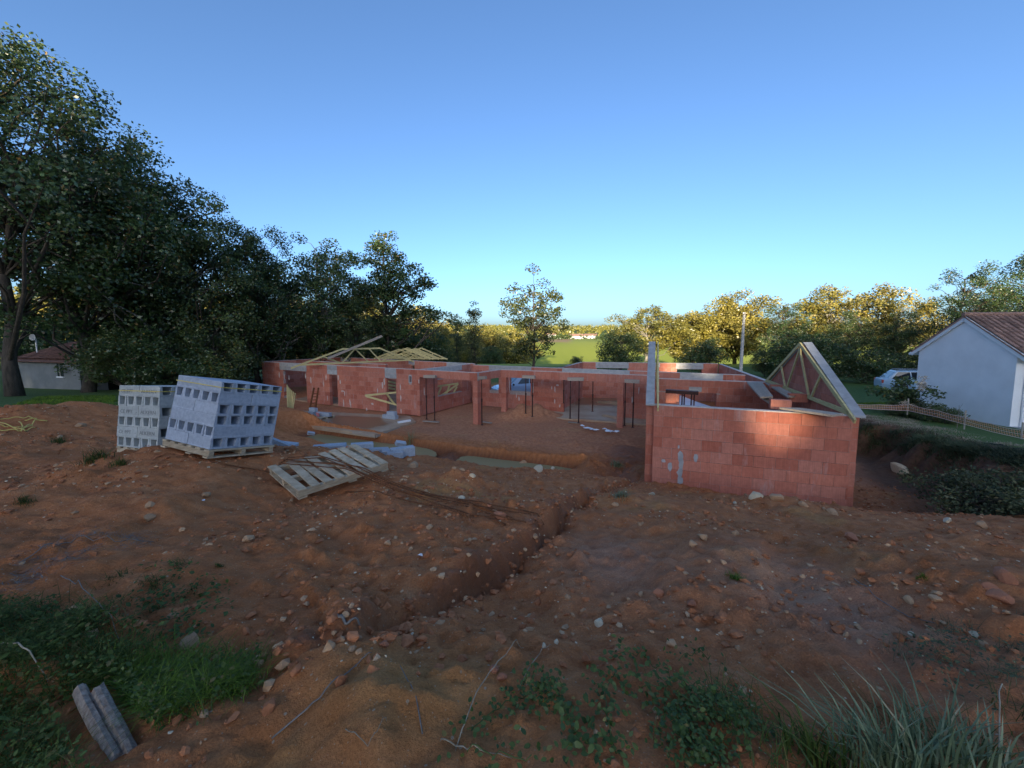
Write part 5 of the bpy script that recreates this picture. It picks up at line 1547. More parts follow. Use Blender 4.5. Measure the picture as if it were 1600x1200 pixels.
BUSH1 = tree_meshes(21, 5.0, 0.1, 3.0, 80, 170, 0.17, 'leaf_oak', trunk=0.08, cr=0.8, shape='dome', stems=3)
BUSH2 = tree_meshes(22, 6.0, 0.1, 3.0, 90, 160, 0.17, 'leaf_mid', trunk=0.09, cr=0.85, shape='dome', stems=2)
SPARSE = tree_meshes(23, 10.7, 1.9, 3.0, 74, 80, 0.23, 'leaf_pale', trunk=0.15, cr=0.75, shape='oak', gap=0.35, extra=[(3.1, 0.2, 5.2), (3.5, 0, 5.0), (2.8, 0.3, 4.8), (-1.5, 0, 2.4), (1.9, 0.4, 2.4), (1.2, 0.2, 2.7)])
SLIM = tree_meshes(24, 9, 0.5, 1.5, 60, 60, 0.20, 'leaf_pale', trunk=0.09, cr=0.6, shape='slim', stems=3, gap=0.2)
BROAD = tree_meshes(25, 11, 0.8, 6.0, 190, 150, 0.30, 'leaf_green', trunk=0.25, cr=1.2, shape='dome')
BROAD2 = tree_meshes(26, 12, 1.0, 5.2, 170, 140, 0.30, 'leaf_green', trunk=0.25, cr=1.2, shape='oak')
ACACIA = tree_meshes(27, 11, 2.0, 5.0, 130, 120, 0.26, 'leaf_yellow', bark='bark_pale', trunk=0.2, cr=1.0, shape='oak', gap=0.2)

LG = 'trees along the left side of the site'
tree_at('tallest dark oak with thick trunk at the left edge', OAK1, 19, 22, 20, -5, LG, 0.4, 'oak_tree', 0.92)
tree_at('dark oak just right of the tallest one, leaning crown', OAK2, 15, 135, 22.5, 135, LG, 1.9, 'oak_tree', 0.95)
tree_at('slender dark tree with pointed top between the two broad crowns at left', OAK4, 13, 255, 25, 222, LG, 2.5, 'tree', 1.0)
tree_at('dark tree of even round crown left of the block packs\' skyline', OAK3, 14, 200, 27, 215, LG, 0.3, 'oak_tree', 0.95)
tree_at('broad dark rounded tree right above the block packs', OAK3, 14, 325, 27, 288, LG, 4.0, 'oak_tree', 0.92)
tree_at('dark tree above the left corner of the brick wing', OAK2, 15, 405, 30, 345, LG, 5.2, 'oak_tree', 0.85)
tree_at('thin-crowned dark tree above the flat-topped truss', OAK4, 13, 500, 34, 360, LG, 0.8, 'tree', 1.05)
tree_at('short dark tree between the thin-crowned tree and the tall ragged oak', OAK3, 14, 560, 36, 428, LG, 3.3, 'tree', 0.85)
tree_at('tall ragged oak with a long limb reaching right', LONE_OAK, 14.5, 612, 38, 362, LG, 0.0, 'oak_tree', 1.0)
tree_at('pale-stemmed dark tree behind the upright boards', OAK4, 13, 440, 32, 372, LG, 3.6, 'tree', 1.0)
UG = 'bushes under the left-hand trees'
for k, (px, d, yt, ms, mh, lb) in enumerate([
    (178, 26, 510, BUSH2, 6, 'dark bush right of the cottage'), (235, 27, 470, BUSH1, 5, 'dark bush behind the printed block pack'), (300, 29, 480, BUSH2, 6, 'dark bush behind the left half of the tilted block pack'),
    (362, 33, 470, BUSH1, 5, 'dark bush behind the right half of the tilted block pack'), (430, 35, 480, BUSH2, 6, 'dark bush behind the left corner of the brick wing'), (500, 38, 470, BUSH1, 5, 'dark bush behind the flat-topped truss'),
    (565, 40, 480, BUSH2, 6, 'dark bush behind the bunched trusses, left one'), (630, 42, 490, BUSH1, 5, 'dark bush behind the bunched trusses, right one'), (680, 44, 520, BUSH2, 6, 'low dark bush right of the bunched trusses'), (200, 23, 500, BUSH2, 6, 'dark bush just left of the printed block pack'), (262, 23.5, 520, BUSH1, 5, 'dark bush between the two block packs\' tops'), (335, 25.5, 505, BUSH2, 6, 'dark bush right above the tilted block pack'), (350, 29, 505, BUSH1, 5, 'dark bush just left of the brick wing'), (100, 34, 480, BUSH1, 5, 'dark bush behind the cottage roof'), (20, 40, 480, BUSH2, 6, 'dark bush behind the trunk of the tallest oak')]):
    tree_at(lb, ms, mh, px, d, yt, UG, k * 1.3, 'bush', 1.05, 'bush')
SG = 'sunlit trees beyond the left-hand row'
for k, (px, d, yt, ms, mh, lb) in enumerate([
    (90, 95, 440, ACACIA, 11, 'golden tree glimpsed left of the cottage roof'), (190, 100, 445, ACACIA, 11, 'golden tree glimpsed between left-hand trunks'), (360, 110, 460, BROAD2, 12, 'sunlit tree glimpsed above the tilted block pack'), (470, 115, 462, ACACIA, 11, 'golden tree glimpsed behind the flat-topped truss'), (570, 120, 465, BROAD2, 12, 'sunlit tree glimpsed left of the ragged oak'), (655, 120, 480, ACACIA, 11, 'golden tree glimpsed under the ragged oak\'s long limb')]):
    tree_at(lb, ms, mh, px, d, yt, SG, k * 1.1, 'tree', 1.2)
tree_at('slim twin-stemmed pale tree left of the lone field tree', SLIM, 9, 741, 52, 472, None, 0.3, 'tree', 1.0)
tree_at('slim pale sapling just right of the ragged oak', SLIM, 9, 715, 54, 492, None, 1.7, 'tree', 0.9)
HG = 'hedge trees along the left of the green field'
for k, (px, d, yt, ms, mh, mt, lb) in enumerate([
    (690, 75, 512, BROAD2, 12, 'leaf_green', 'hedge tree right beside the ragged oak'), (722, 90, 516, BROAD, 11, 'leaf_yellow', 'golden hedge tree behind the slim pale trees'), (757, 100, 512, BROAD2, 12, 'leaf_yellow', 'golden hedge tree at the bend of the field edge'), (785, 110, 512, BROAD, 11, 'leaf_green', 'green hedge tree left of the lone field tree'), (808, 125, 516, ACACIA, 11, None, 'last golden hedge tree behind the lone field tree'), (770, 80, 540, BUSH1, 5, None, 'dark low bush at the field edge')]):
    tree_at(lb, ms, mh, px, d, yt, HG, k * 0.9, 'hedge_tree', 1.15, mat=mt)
tree_at('lone sparse-leaved tree standing before the green field', SPARSE, 10.7, 832, 45, 424, None, 0.0, 'tree', 1.08)
RG = 'trees beyond the right half of the house'
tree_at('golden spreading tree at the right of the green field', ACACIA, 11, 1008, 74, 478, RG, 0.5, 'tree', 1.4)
tree_at('dark bush before the golden spreading tree', BUSH2, 6, 968, 48, 512, RG, 0.7, 'bush', 1.15, 'bush')
tree_at('small dark bush at the edge of the green field', BUSH1, 5, 900, 60, 556, RG, 0.1, 'bush', 1.2, 'bush')
tree_at('broad sunlit green tree left of the utility pole', BROAD, 11, 1082, 70, 486, RG, 1.0, 'tree', 1.35)
tree_at('tall sunlit green tree behind the utility pole', BROAD2, 12, 1146, 68, 460, RG, 2.0, 'tree', 1.2)
tree_at('dark round bush behind the house\'s far right corner', BUSH1, 5, 1098, 44, 528, RG, 3.0, 'bush', 1.1, 'bush')
tree_at('dark bush right of the utility pole', BUSH2, 6, 1195, 40, 540, RG, 3.9, 'bush', 1.0, 'bush')
tree_at('dark bush behind the right gable', BUSH1, 5, 1258, 36, 518, RG, 5.0, 'bush', 1.2, 'bush')
tree_at('dark-stemmed tree with thin crown right of the pole', OAK2, 15, 1222, 50, 474, RG, 1.1, 'tree', 1.15)
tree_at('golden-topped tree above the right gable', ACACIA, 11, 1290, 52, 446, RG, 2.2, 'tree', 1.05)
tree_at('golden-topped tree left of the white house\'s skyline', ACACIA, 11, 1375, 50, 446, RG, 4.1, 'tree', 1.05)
tree_at('dark full tree between the right gable and the pale car', OAK3, 14, 1325, 40, 484, RG, 0.9, 'tree', 1.15)
tree_at('dark full tree right behind the pale car', OAK3, 14, 1405, 37, 486, RG, 2.9, 'tree', 1.1)
tree_at('dark bush left of the pale car', BUSH1, 5, 1350, 33, 545, RG, 1.5, 'bush', 1.2, 'bush')
tree_at('dark bush behind the pale car', BUSH2, 6, 1430, 32, 540, RG, 4.4, 'bush', 1.2, 'bush')
tree_at('dark tree above the white house\'s ridge', OAK2, 15, 1500, 32, 412, RG, 0.2, 'tree', 1.0)
tree_at('tree at the right edge above the white house', OAK2, 15, 1595, 33, 386, RG, 2.6, 'tree', 1.0)

# far wood on the hills: one mass
g = np.random.default_rng(3)
fx = g.uniform(-700, 900, 2600); fy = g.uniform(420, 900, 2600)
fz = H(fx, fy)
cen = np.stack([fx, fy, fz + g.uniform(2.5, 6, 2600)], 1)
V, Fq = leaves_np(cen, g.uniform(3.0, 5.5, 2600), np.full(2600, 26), 2.6, g, 1.0)
fw = link('far_wood', np_mesh('far_wood', V, Fq, M['leaf_green'])); tag(fw, 'far wooded hills along the horizon', kind='stuff')
hedge = []
for (a, b, n) in (((-30, 232), (62, 400), 70), ((60, 300), (160, 420), 40), ((-40, 395), (160, 402), 90), ((-160, 300), (-20, 390), 60)):
    for t in g.random(n): hedge.append((a[0] + (b[0] - a[0]) * t + g.normal() * 3, a[1] + (b[1] - a[1]) * t + g.normal() * 3))
hedge = np.array(hedge)
cen = np.stack([hedge[:, 0], hedge[:, 1], H(hedge[:, 0], hedge[:, 1]) + g.uniform(0.5, 3.5, len(hedge))], 1)
V, Fq = leaves_np(cen, g.uniform(1.2, 3.0, len(cen)), np.full(len(cen), 40), 1.1, g, 0.9)
hd = link('far_hedge', np_mesh('far_hedge', V, Fq, M['leaf_mid'])); tag(hd, 'hedgerows between the far fields', kind='stuff')

# unseen wood added behind the photographer, shaped to keep the site in shade
SF = Vector((-SUN_DIR.x, -SUN_DIR.y)).normalized(); SP = Vector((SF.y, -SF.x))
V_all = []; trunks = MB()
PATCH = [(g_front.pt(g_front.s(1212), g_front.z(1216, 659), 0), 0.30), (w7.pt(w7.s(1050), TOP - 0.3, 0), 0.6)]  # wall spots to light: leaves between them and the sun are removed
sd = np.array(SUN_DIR)
row_defs = []
for row, D in enumerate((122.0, 134.0)):
    t = -170.0
    while t < 140:
        tall = 36.5 if -50 < t < -14 else 28.5
        if t < -50: tall = 27
        row_defs.append((t, D, tall + g.uniform(-1.2, 1.2) - (1.5 if row == 0 else 0)))
        t += g.uniform(4.5, 6.0)
for t, D, top in row_defs:
    x = SP.x * t - SF.x * D; y = SP.y * t - SF.y * D
    z0 = ground(x, y)
    trunks.tube([(x, y, z0 - 0.3), (x + g.normal() * .4, y, z0 + (top - z0) * 0.5), (x + g.normal() * .6, y, top - 2)], [0.35, 0.25, 0.06], 7)
    ncl = 110
    d = g.normal(size=(ncl, 3)); d /= np.linalg.norm(d, axis=1)[:, None]; d *= (g.random(ncl) ** 0.4)[:, None]
    hz = (top - z0 - 1.0) / 2
    cen = np.array([x, y, z0 + 1.0 + hz]) + d * np.array([4.6, 3.6, hz])
    V, _ = leaves_np(cen, g.uniform(1.5, 2.6, ncl), np.full(ncl, 24), 0.74, g, 0.9)
    V_all.append(V.reshape(-1, 4, 3))
W_ = np.concatenate(V_all)
cc = W_.mean(1)
keep = np.ones(len(cc), bool)
for p, r_ in PATCH:
    rel = cc - np.asarray(p); al = rel @ sd
    keep &= np.linalg.norm(rel - al[:, None] * sd, axis=1) > r_ + 0.25
W_ = W_[keep]
wd = link('wood', np_mesh('wood', W_.reshape(-1, 3), np.arange(len(W_) * 4).reshape(-1, 4), M['leaf_oak'])); tag(wd, 'edge of the unseen wood added behind the viewpoint to shade the site', kind='stuff')
wt = trunks.build('shade_wood_trunks', M['bark']); tag(wt, 'trunks of the unseen wood added behind the viewpoint', kind='stuff')
# ------------------------------------------------------------------ stones
M['stone'] = simple('ochre_stone', (0.36, 0.19, 0.095), (0.54, 0.34, 0.19), 14, 0.9, 0.5, 0.01, 0.25, kind='Object')
M['stone_pale'] = simple('pale_limestone', (0.50, 0.39, 0.25), (0.68, 0.57, 0.40), 14, 0.9, 0.5, 0.01, 0.15, kind='Object')
M['stone_red'] = simple('red_stone', (0.34, 0.125, 0.065), (0.46, 0.20, 0.11), 14, 0.9, 0.5, 0.01, 0.2, kind='Object')
M['clod'] = simple('soil_clod', (0.26, 0.088, 0.034), (0.46, 0.18, 0.078), 20, 0.95, 0.5, 0.01, 0.2)
def rock_mesh(seed, mat, sub=2, ang=0.35):
    import bmesh
    bm = bmesh.new(); bmesh.ops.create_icosphere(bm, subdivisions=sub, radius=1.0)
    g = np.random.default_rng(seed)
    k = g.normal(size=(9, 3)); k /= np.linalg.norm(k, axis=1)[:, None]; off = g.uniform(0.38, 0.85, 9)
    for v in bm.verts:
        p = np.array(v.co)
        for n_, o in zip(k, off):               # chip flat facets
            d = p @ n_ - o
            if d > 0: p = p - n_ * d * 0.85
        p *= 1 + 0.06 * math.sin(5 * p[0] + seed) * math.sin(6 * p[1] + 2 * seed)
        v.co = p
    me = bpy.data.meshes.new('stone'); bm.to_mesh(me); bm.free(); me.materials.append(mat)
    return me
ROCKS = {m: [rock_mesh(s + 10 * i, M[m]) for s in range(4)] for i, m in enumerate(('stone', 'stone_pale', 'stone_red'))}
def stone(px, py, w, mat, label, flat=0.65, group='stones lying on the red soil'):
    """a stone w pixels wide in the photograph"""
    p = hit(px, py)
    s = w * p[1] / FPX / 2 * 1.05
    o = link('stone', random.choice(ROCKS[mat]), None, (p[0], p[1], p[2] + s * flat * 0.25), (random.uniform(-.2, .2), random.uniform(-.2, .2), random.uniform(0, 6)), (s, s * random.uniform(0.65, 0.95), s * flat))
    tag(o, label, 'stone', group)
for a in [
    (1180, 777, 24, 'stone_pale', 'largest white stone on the crest before the garage wall'), (1214, 781, 26, 'stone', 'brown stone right of the white one on the crest'), (1330, 842, 24, 'stone_red', 'pinkish stone right of the track below the garage corner'),
    (1018, 773, 12, 'stone_pale', 'pale stone at the garage\'s left corner'), (1148, 786, 9, 'stone_pale', 'small pale stone left of the largest white one'), (386, 845, 26, 'stone', 'ochre stone in mid left, below the block packs'),
    (299, 1008, 44, 'stone', 'long ochre stone at the top of the green weeds'), (270, 964, 18, 'stone', 'round ochre stone above the weeds'), (142, 995, 24, 'stone', 'ochre stone at the left edge of the weeds'), (118, 956, 28, 'stone', 'flat ochre stone left among dry stalks'),
    (380, 1052, 20, 'stone', 'stone at the right tip of the green weeds'), (782, 808, 26, 'stone_red', 'pink stone by the ends of the rusty bars'), (722, 781, 16, 'stone_pale', 'yellow stone right of the pallet'), (765, 790, 12, 'stone_red', 'small pink stone left of the bar ends'),
    (672, 826, 16, 'stone', 'stone below the rusty bars'), (606, 850, 14, 'stone', 'upright brownish stone below the pallet'), (934, 975, 20, 'stone_pale', 'double pale stone in the middle of the track'), (1050, 1008, 20, 'stone', 'orange stone right of the track middle'),
    (562, 1020, 16, 'stone', 'ochre stone on the gully floor, left'), (600, 1008, 18, 'stone_red', 'pink stone in the gully'), (540, 962, 16, 'stone', 'ochre stone on the gully bank'), (772, 1048, 22, 'stone_red', 'pink stone on the clay hump, left one'), (784, 1060, 20, 'stone_red', 'pink stone on the clay hump, right one'),
    (1000, 822, 13, 'stone', 'stone left of the rubble ridge'), (1098, 842, 22, 'stone', 'orange stone on the rubble ridge, upper one'), (1082, 852, 18, 'stone', 'orange stone on the rubble ridge, lower one'), (1002, 930, 14, 'stone', 'brown stone at the edge of the track, left one'), (1028, 928, 22, 'stone_red', 'flat red stone at the edge of the track'),
    (1080, 945, 24, 'stone_red', 'reddish stone in the stony patch'), (1190, 990, 16, 'stone', 'ochre stone at the foot of the stony patch'), (1420, 940, 22, 'stone', 'ochre stone on the right-hand bank'), (1462, 938, 20, 'stone', 'second ochre stone on the right-hand bank'),
    (1570, 905, 44, 'stone_red', 'big red boulder at the right edge'), (1545, 920, 26, 'stone_red', 'flat red stone left of the big boulder'), (1560, 935, 34, 'stone_red', 'red stone below the big boulder'), (1540, 1012, 26, 'stone', 'yellow stone low on the right-hand bank'), (1522, 993, 18, 'stone_pale', 'pale stone low on the right-hand bank'),
    (1425, 993, 14, 'stone_pale', 'pale stone beside the thin root line'), (648, 730, 24, 'stone', 'crumbly ochre lump right of the grey blocks'), (640, 720, 12, 'stone', 'ochre stone under the grey block heap'), (738, 744, 12, 'stone_pale', 'pale stone beside the clay clump'), (722, 735, 10, 'stone', 'ochre stone atop the clay clump'),
    (842, 735, 22, 'stone_pale', 'white flint on the puddle\'s near edge, left one'), (864, 733, 10, 'stone_pale', 'white flint on the puddle\'s near edge, right one'), (816, 725, 18, 'stone', 'brown lump at the puddle\'s near edge'), (125, 667, 16, 'stone', 'ochre stone right of the yellow strapping'), (92, 684, 12, 'stone', 'ochre stone below the yellow strapping'),
    (320, 775, 18, 'stone', 'tan stone below the left block pack'), (236, 790, 18, 'stone', 'tan stone at the bottom left of the packs'), (233, 811, 20, 'stone', 'flat tan stone in the small hollow'), (1405, 735, 30, 'stone_pale', 'big pale boulder in the dark bank'), (960, 790, 16, 'stone', 'ochre stone at the head of the gully'), (1255, 790, 16, 'stone', 'ochre stone near the garage\'s right corner'), (1300, 802, 20, 'stone', 'ochre stone on the crest right of the garage'), (1480, 815, 18, 'stone_pale', 'pale stone on the right-hand crest'), (1535, 822, 20, 'stone', 'tan stone on the right-hand crest'),
    (1130, 880, 12, 'stone', 'tan stone beside the little weed tuft'), (1150, 835, 14, 'stone', 'tan stone below the largest white one'), (870, 1005, 14, 'stone_pale', 'white flint by the bramble stem'), (850, 1008, 12, 'stone_pale', 'small white flint by the bramble stem')]:
    stone(*a)
# medium stones and gravel: too many to count
def scatter(n, x0, x1, y0, y1, g):
    px = g.uniform(x0, x1, n); py = g.uniform(y0, y1, n)
    return px, py
g = np.random.default_rng(77)
ico = ROCKS['stone'][0]
import bmesh as _bm
_b = _bm.new(); _bm.ops.create_icosphere(_b, subdivisions=1, radius=1.0); _b.verts.ensure_lookup_table()
IV = np.array([v.co[:] for v in _b.verts]); IF = np.array([[v.index for v in f.verts] for f in _b.faces]); _b.free()
def gravel(name, n, mat, smin, smax, label, reg, power=2.5, dens=None):
    """angular pebbles seated on the ground"""
    pts = []
    X = g.uniform(reg[0], reg[1], n * 6); Y = reg[2] + (reg[3] - reg[2]) * g.random(n * 6) ** reg[4]
    ok = np.abs(X) < 1.42 * Y + 1.0
    d = fbm(X, Y, 0.8, 3, 120) + 0.35 * fbm(X, Y, 3.0, 2, 121)
    ok &= (d + 0.28) > g.random(n * 6) * 0.8
    # keep off the house platform and the buildings
    gu = (X - GA[0]) * HU[0] + (Y - GA[1]) * HU[1]; gv = (X - GA[0]) * HV[0] + (Y - GA[1]) * HV[1]
    ok &= ~((gu > -0.05) & (gu < G_W + 0.05) & (gv > -0.1))
    ok &= ~((-X + 0.35 * Y) > 16.0)
    X, Y = X[ok][:n], Y[ok][:n]
    Z = H(X, Y); m = len(X)
    ok = Z > -5.0
    X, Y, Z = X[ok], Y[ok], Z[ok]; m = len(X)
    s = smin + (smax - smin) * g.random(m) ** power
    s *= np.clip(Y / 3.0, 0.6, 2.2) ** 0.35
    sc = np.stack([s, s * g.uniform(0.5, 1, m), s * g.uniform(0.35, 0.7, m)], 1)
    a = g.uniform(0, 6.28, m); ca, sa = np.cos(a), np.sin(a)
    jit = 1 + 0.28 * g.normal(size=(m, len(IV), 1)).clip(-1.5, 1.5)
    P = IV[None] * jit * sc[:, None, :]
    x = P[..., 0] * ca[:, None] - P[..., 1] * sa[:, None]; y = P[..., 0] * sa[:, None] + P[..., 1] * ca[:, None]
    V = np.stack([x + X[:, None], y + Y[:, None], P[..., 2] + (Z + sc[:, 2] * 0.15)[:, None]], -1).reshape(-1, 3)
    Fq = (IF[None] + (np.arange(m) * len(IV))[:, None, None]).reshape(-1, 3)
    o = link(name, np_mesh(name, V, Fq, mat)); tag(o, label, kind='stuff')
gravel('gravel', 3200, M['stone_pale'], 0.002, 0.014, 'scattered pale gravel on the soil', (-13, 11, 1.0, 12, 1.7))
gravel('rubble', 3600, M['stone'], 0.004, 0.034, 'scattered ochre rubble on the soil', (-13, 11, 1.0, 12, 1.6))
gravel('clods', 12000, M['clod'], 0.005, 0.042, 'crumbs and clods of red soil', (-13, 12, 0.9, 14, 1.7))

# stones and clods that rolled to the foot of the gully bank
def gully_rubble(name, n, mat, smin, smax, label):
    P = np.array(GULLY[1:]); L_ = np.r_[0, np.cumsum(np.hypot(*np.diff(P, axis=0).T))]
    t = g.random(n) ** 1.2 * L_[-1]
    X = np.interp(t, L_, P[:, 0]) + g.normal(size=n) * 0.09 + 0.04; Y = np.interp(t, L_, P[:, 1]) + g.normal(size=n) * 0.09 - 0.03
    Z = H(X, Y); s = smin + (smax - smin) * g.random(n) ** 2.5
    sc = np.stack([s, s * g.uniform(0.6, 1, n), s * g.uniform(0.45, 0.8, n)], 1)
    a = g.uniform(0, 6.28, n); jit = 1 + 0.28 * g.normal(size=(n, len(IV), 1)).clip(-1.5, 1.5); Q = IV[None] * jit * sc[:, None, :]
    x = Q[..., 0] * np.cos(a)[:, None] - Q[..., 1] * np.sin(a)[:, None]; y = Q[..., 0] * np.sin(a)[:, None] + Q[..., 1] * np.cos(a)[:, None]
    V = np.stack([x + X[:, None], y + Y[:, None], Q[..., 2] + (Z + sc[:, 2] * 0.2)[:, None]], -1).reshape(-1, 3)
    tag(link(name, np_mesh(name, V, (IF[None] + (np.arange(n) * len(IV))[:, None, None]).reshape(-1, 3), mat)), label, kind='stuff')
gully_rubble('rubble', 160, M['stone'], 0.008, 0.045, 'ochre rubble at the foot of the gully bank')
gully_rubble('clods', 500, M['clod'], 0.008, 0.05, 'fallen red clods at the foot of the gully bank')
# ------------------------------------------------------------------ weeds and grass
M['grass'] = leaf_material('grass_blades', (0.070, 0.125, 0.016), (0.150, 0.230, 0.030), None, 0.3, 0.015)
M['grass_dark'] = leaf_material('dark_weeds', (0.035, 0.060, 0.014), (0.085, 0.120, 0.030), (0.20, 0.15, 0.06), 0.25, 0.015)
M['grass_grey'] = leaf_material('grey_green_grass', (0.110, 0.150, 0.085), (0.230, 0.290, 0.180), (0.42, 0.38, 0.25), 0.25, 0.02)
M['leaf_weed'] = leaf_material('broad_weed_leaves', (0.045, 0.080, 0.022), (0.110, 0.155, 0.045), (0.22, 0.17, 0.06), 0.25, 0.02)
M['dry'] = simple('dry_stalk', (0.22, 0.17, 0.11), (0.42, 0.35, 0.25), 20, 0.9, 0)
M['dry_grey'] = simple('grey_stalk', (0.13, 0.115, 0.10), (0.24, 0.21, 0.18), 20, 0.9, 0)
M['bush_grey'] = leaf_material('grey_green_weeds', (0.050, 0.066, 0.032), (0.110, 0.130, 0.066), (0.2, 0.17, 0.09), 0.2, 0.02)
LOG_A = at_y(128, 1072, 1.55); LOG_B = at_y(190, 1186, 1.33)
def off_log(X, Y, r=0.10):
    ax, ay = LOG_A[:2]; bx, by = LOG_B[:2]; l2 = (bx - ax) ** 2 + (by - ay) ** 2
    t = np.clip(((X - ax) * (bx - ax) + (Y - ay) * (by - ay)) / l2, 0, 1.2)
    return np.hypot(X - ax - t * (bx - ax), Y - ay - t * (by - ay)) > r
def in_poly(x, y, poly):
    c = np.zeros(len(x), bool); n = len(poly)
    for i in range(n):
        x0, y0 = poly[i]; x1, y1 = poly[(i + 1) % n]
        m = ((y0 > y) != (y1 > y)) & (x < (x1 - x0) * (y - y0) / (y1 - y0 + 1e-12) + x0)
        c ^= m
    return c
def ground_poly(pix):
    return [(p[0], p[1]) for p in (_march(rough_height, *q) for q in pix)]
def sample_poly(poly, n):
    P = np.array(poly); lo, hi = P.min(0), P.max(0); X = []; Y = []
    while sum(map(len, X)) < n:
        x = g.uniform(lo[0], hi[0], n * 3); y = g.uniform(lo[1], hi[1], n * 3); m = in_poly(x, y, poly); X.append(x[m]); Y.append(y[m])
    return np.concatenate(X)[:n], np.concatenate(Y)[:n]
def blades(X, Y, Z, h, w, bend, lean=None):
    """tapering curved blades, three segments"""
    n = len(X); a = g.uniform(0, 6.283, n); d = np.stack([np.cos(a), np.sin(a), np.zeros(n)], 1)
    if lean is not None: d = d * 0.6 + np.array(lean); 
    sdv = np.stack([-np.sin(a), np.cos(a), np.zeros(n)], 1)
    hh = h * g.uniform(0.45, 1.15, n); bb = bend * g.uniform(0.3, 1.4, n) * hh
    V = []
    for f, wf in ((0, 1.0), (0.4, 0.85), (0.75, 0.55), (1.0, 0.08)):
        c = np.stack([X, Y, Z], 1) + d * (bb * f ** 2)[:, None] + np.array([0, 0, 1.0]) * (hh * (f - 0.35 * bend * f ** 2))[:, None]
        V.append(c - sdv * (w * wf / 2)); V.append(c + sdv * (w * wf / 2))
    V = np.stack(V, 1).reshape(-1, 3)
    base = (np.arange(n) * 8)[:, None, None]
    F_ = np.array([[0, 1, 3, 2], [2, 3, 5, 4], [4, 5, 7, 6]])[None] + base
    return V, F_.reshape(-1, 4)
def grass_patch(name, pix, n, h, w, bend, mat, label, kind='stuff', clump=0.0, poly=None):
    poly = poly or ground_poly(pix)
    X, Y = sample_poly(poly, n)
    if clump:
        k = max(6, int(n / 55)); cx, cy = sample_poly(poly, k); i = g.integers(0, k, n)
        X = cx[i] + g.normal(size=n) * clump; Y = cy[i] + g.normal(size=n) * clump
    k_ = off_log(X, Y); X, Y = X[k_], Y[k_]
    V, F_ = blades(X, Y, H(X, Y) - 0.01, h, w, bend)
    o = link(name, np_mesh(name, V, F_, mat)); return tag(o, label, kind=kind)
def broad_leaves(name, pix, n, size, mat, label, height=0.12):
    poly = ground_poly(pix); X, Y = sample_poly(poly, n)
    k = max(10, n // 14); cx, cy = sample_poly(poly, k); i = g.integers(0, k, n)
    X = cx[i] + g.normal(size=n) * 0.05; Y = cy[i] + g.normal(size=n) * 0.05
    k_ = off_log(X, Y, 0.085); X, Y = X[k_], Y[k_]; n = len(X)
    c = np.stack([X, Y, H(X, Y) + 0.01 + height * g.random(n) ** 1.3], 1)
    a = g.normal(size=(n, 3)); a[:, 2] *= 0.35; a /= np.linalg.norm(a, axis=1)[:, None]
    up = np.array([0, 0, 1.0]) + g.normal(size=(n, 3)) * 0.35; b = np.cross(a, up); b /= np.linalg.norm(b, axis=1)[:, None]
    s = size * g.uniform(0.5, 1.3, n)[:, None]; nn = np.cross(b, a)
    V = np.stack([c - a * s * .5, c - a * s * .15 + b * s * .3 + nn * s * .08, c + a * s * .25 + b * s * .24 + nn * s * .08, c + a * s * .55, c + a * s * .25 - b * s * .24 + nn * s * .08, c - a * s * .15 - b * s * .3 + nn * s * .08], 1).reshape(-1, 3)
    F_ = np.arange(n * 6).reshape(n, 6)
    o = link(name, np_mesh(name, V, F_, mat)); return tag(o, label, kind='stuff')
W1 = [(-60, 965), (60, 955), (150, 985), (215, 1040), (300, 1045), (390, 1035), (385, 1075), (300, 1130), (215, 1165), (190, 1230), (-120, 1240)]
broad_leaves('weeds', W1, 3000, 0.026, M['grass_dark'], 'dark green weeds filling the lower left corner', 0.10)
broad_leaves('weeds', W1, 2600, 0.018, M['leaf_weed'], 'small-leaved weeds filling the lower left corner', 0.08)
grass_patch('grass', W1, 7500, 0.14, 0.0035, 1.0, M['grass_dark'], 'dark grass among the weeds in the lower left corner', clump=0.06)
grass_patch('grass', [(165, 1075), (230, 1030), (330, 1035), (385, 1045), (380, 1085), (290, 1120), (190, 1130)], 3000, 0.13, 0.0038, 1.1, M['grass'], 'bright green grass beside the split log', clump=0.05)
grass_patch('grass', [(30, 890), (120, 850), (215, 845), (230, 862), (120, 880), (60, 930), (0, 960)], 900, 0.06, 0.003, 2.2, M['dry_grey'], 'matted grey dry grass on the soil at the left', clump=0.07)
grass_patch('grass', [(170, 905), (250, 890), (380, 915), (360, 960), (280, 1000), (180, 970)], 420, 0.07, 0.004, 1.2, M['grass_dark'], 'thin dark weeds above the bright grass', clump=0.04)
broad_leaves('weeds', [(215, 905), (300, 900), (380, 920), (350, 985), (280, 1010), (215, 960)], 420, 0.03, M['leaf_weed'], 'small weeds creeping above the bright grass', 0.06)
broad_leaves('weeds', [(1040, 1110), (1150, 1105), (1170, 1160), (1120, 1235), (1040, 1220)], 1100, 0.022, M['leaf_weed'], 'low round-leaved weeds at the bottom right of centre', 0.09)
grass_patch('grass', [(1060, 1130), (1250, 1120), (1400, 1140), (1600, 1120), (1640, 1240), (1040, 1240)], 620, 0.17, 0.0035, 1.1, M['grass_dark'], 'loose dark grass along the bottom right', clump=0.07)
grass_patch('grass', [(1420, 985), (1600, 960), (1660, 1060), (1500, 1085), (1400, 1060)], 300, 0.13, 0.0025, 1.0, M['bush_grey'], 'thin weeds on the right-hand slope', clump=0.05)
broad_leaves('weeds', [(1390, 1020), (1480, 1000), (1640, 1040), (1640, 1110), (1480, 1090)], 500, 0.02, M['bush_grey'], 'small dusty weeds on the right-hand slope', 0.10)
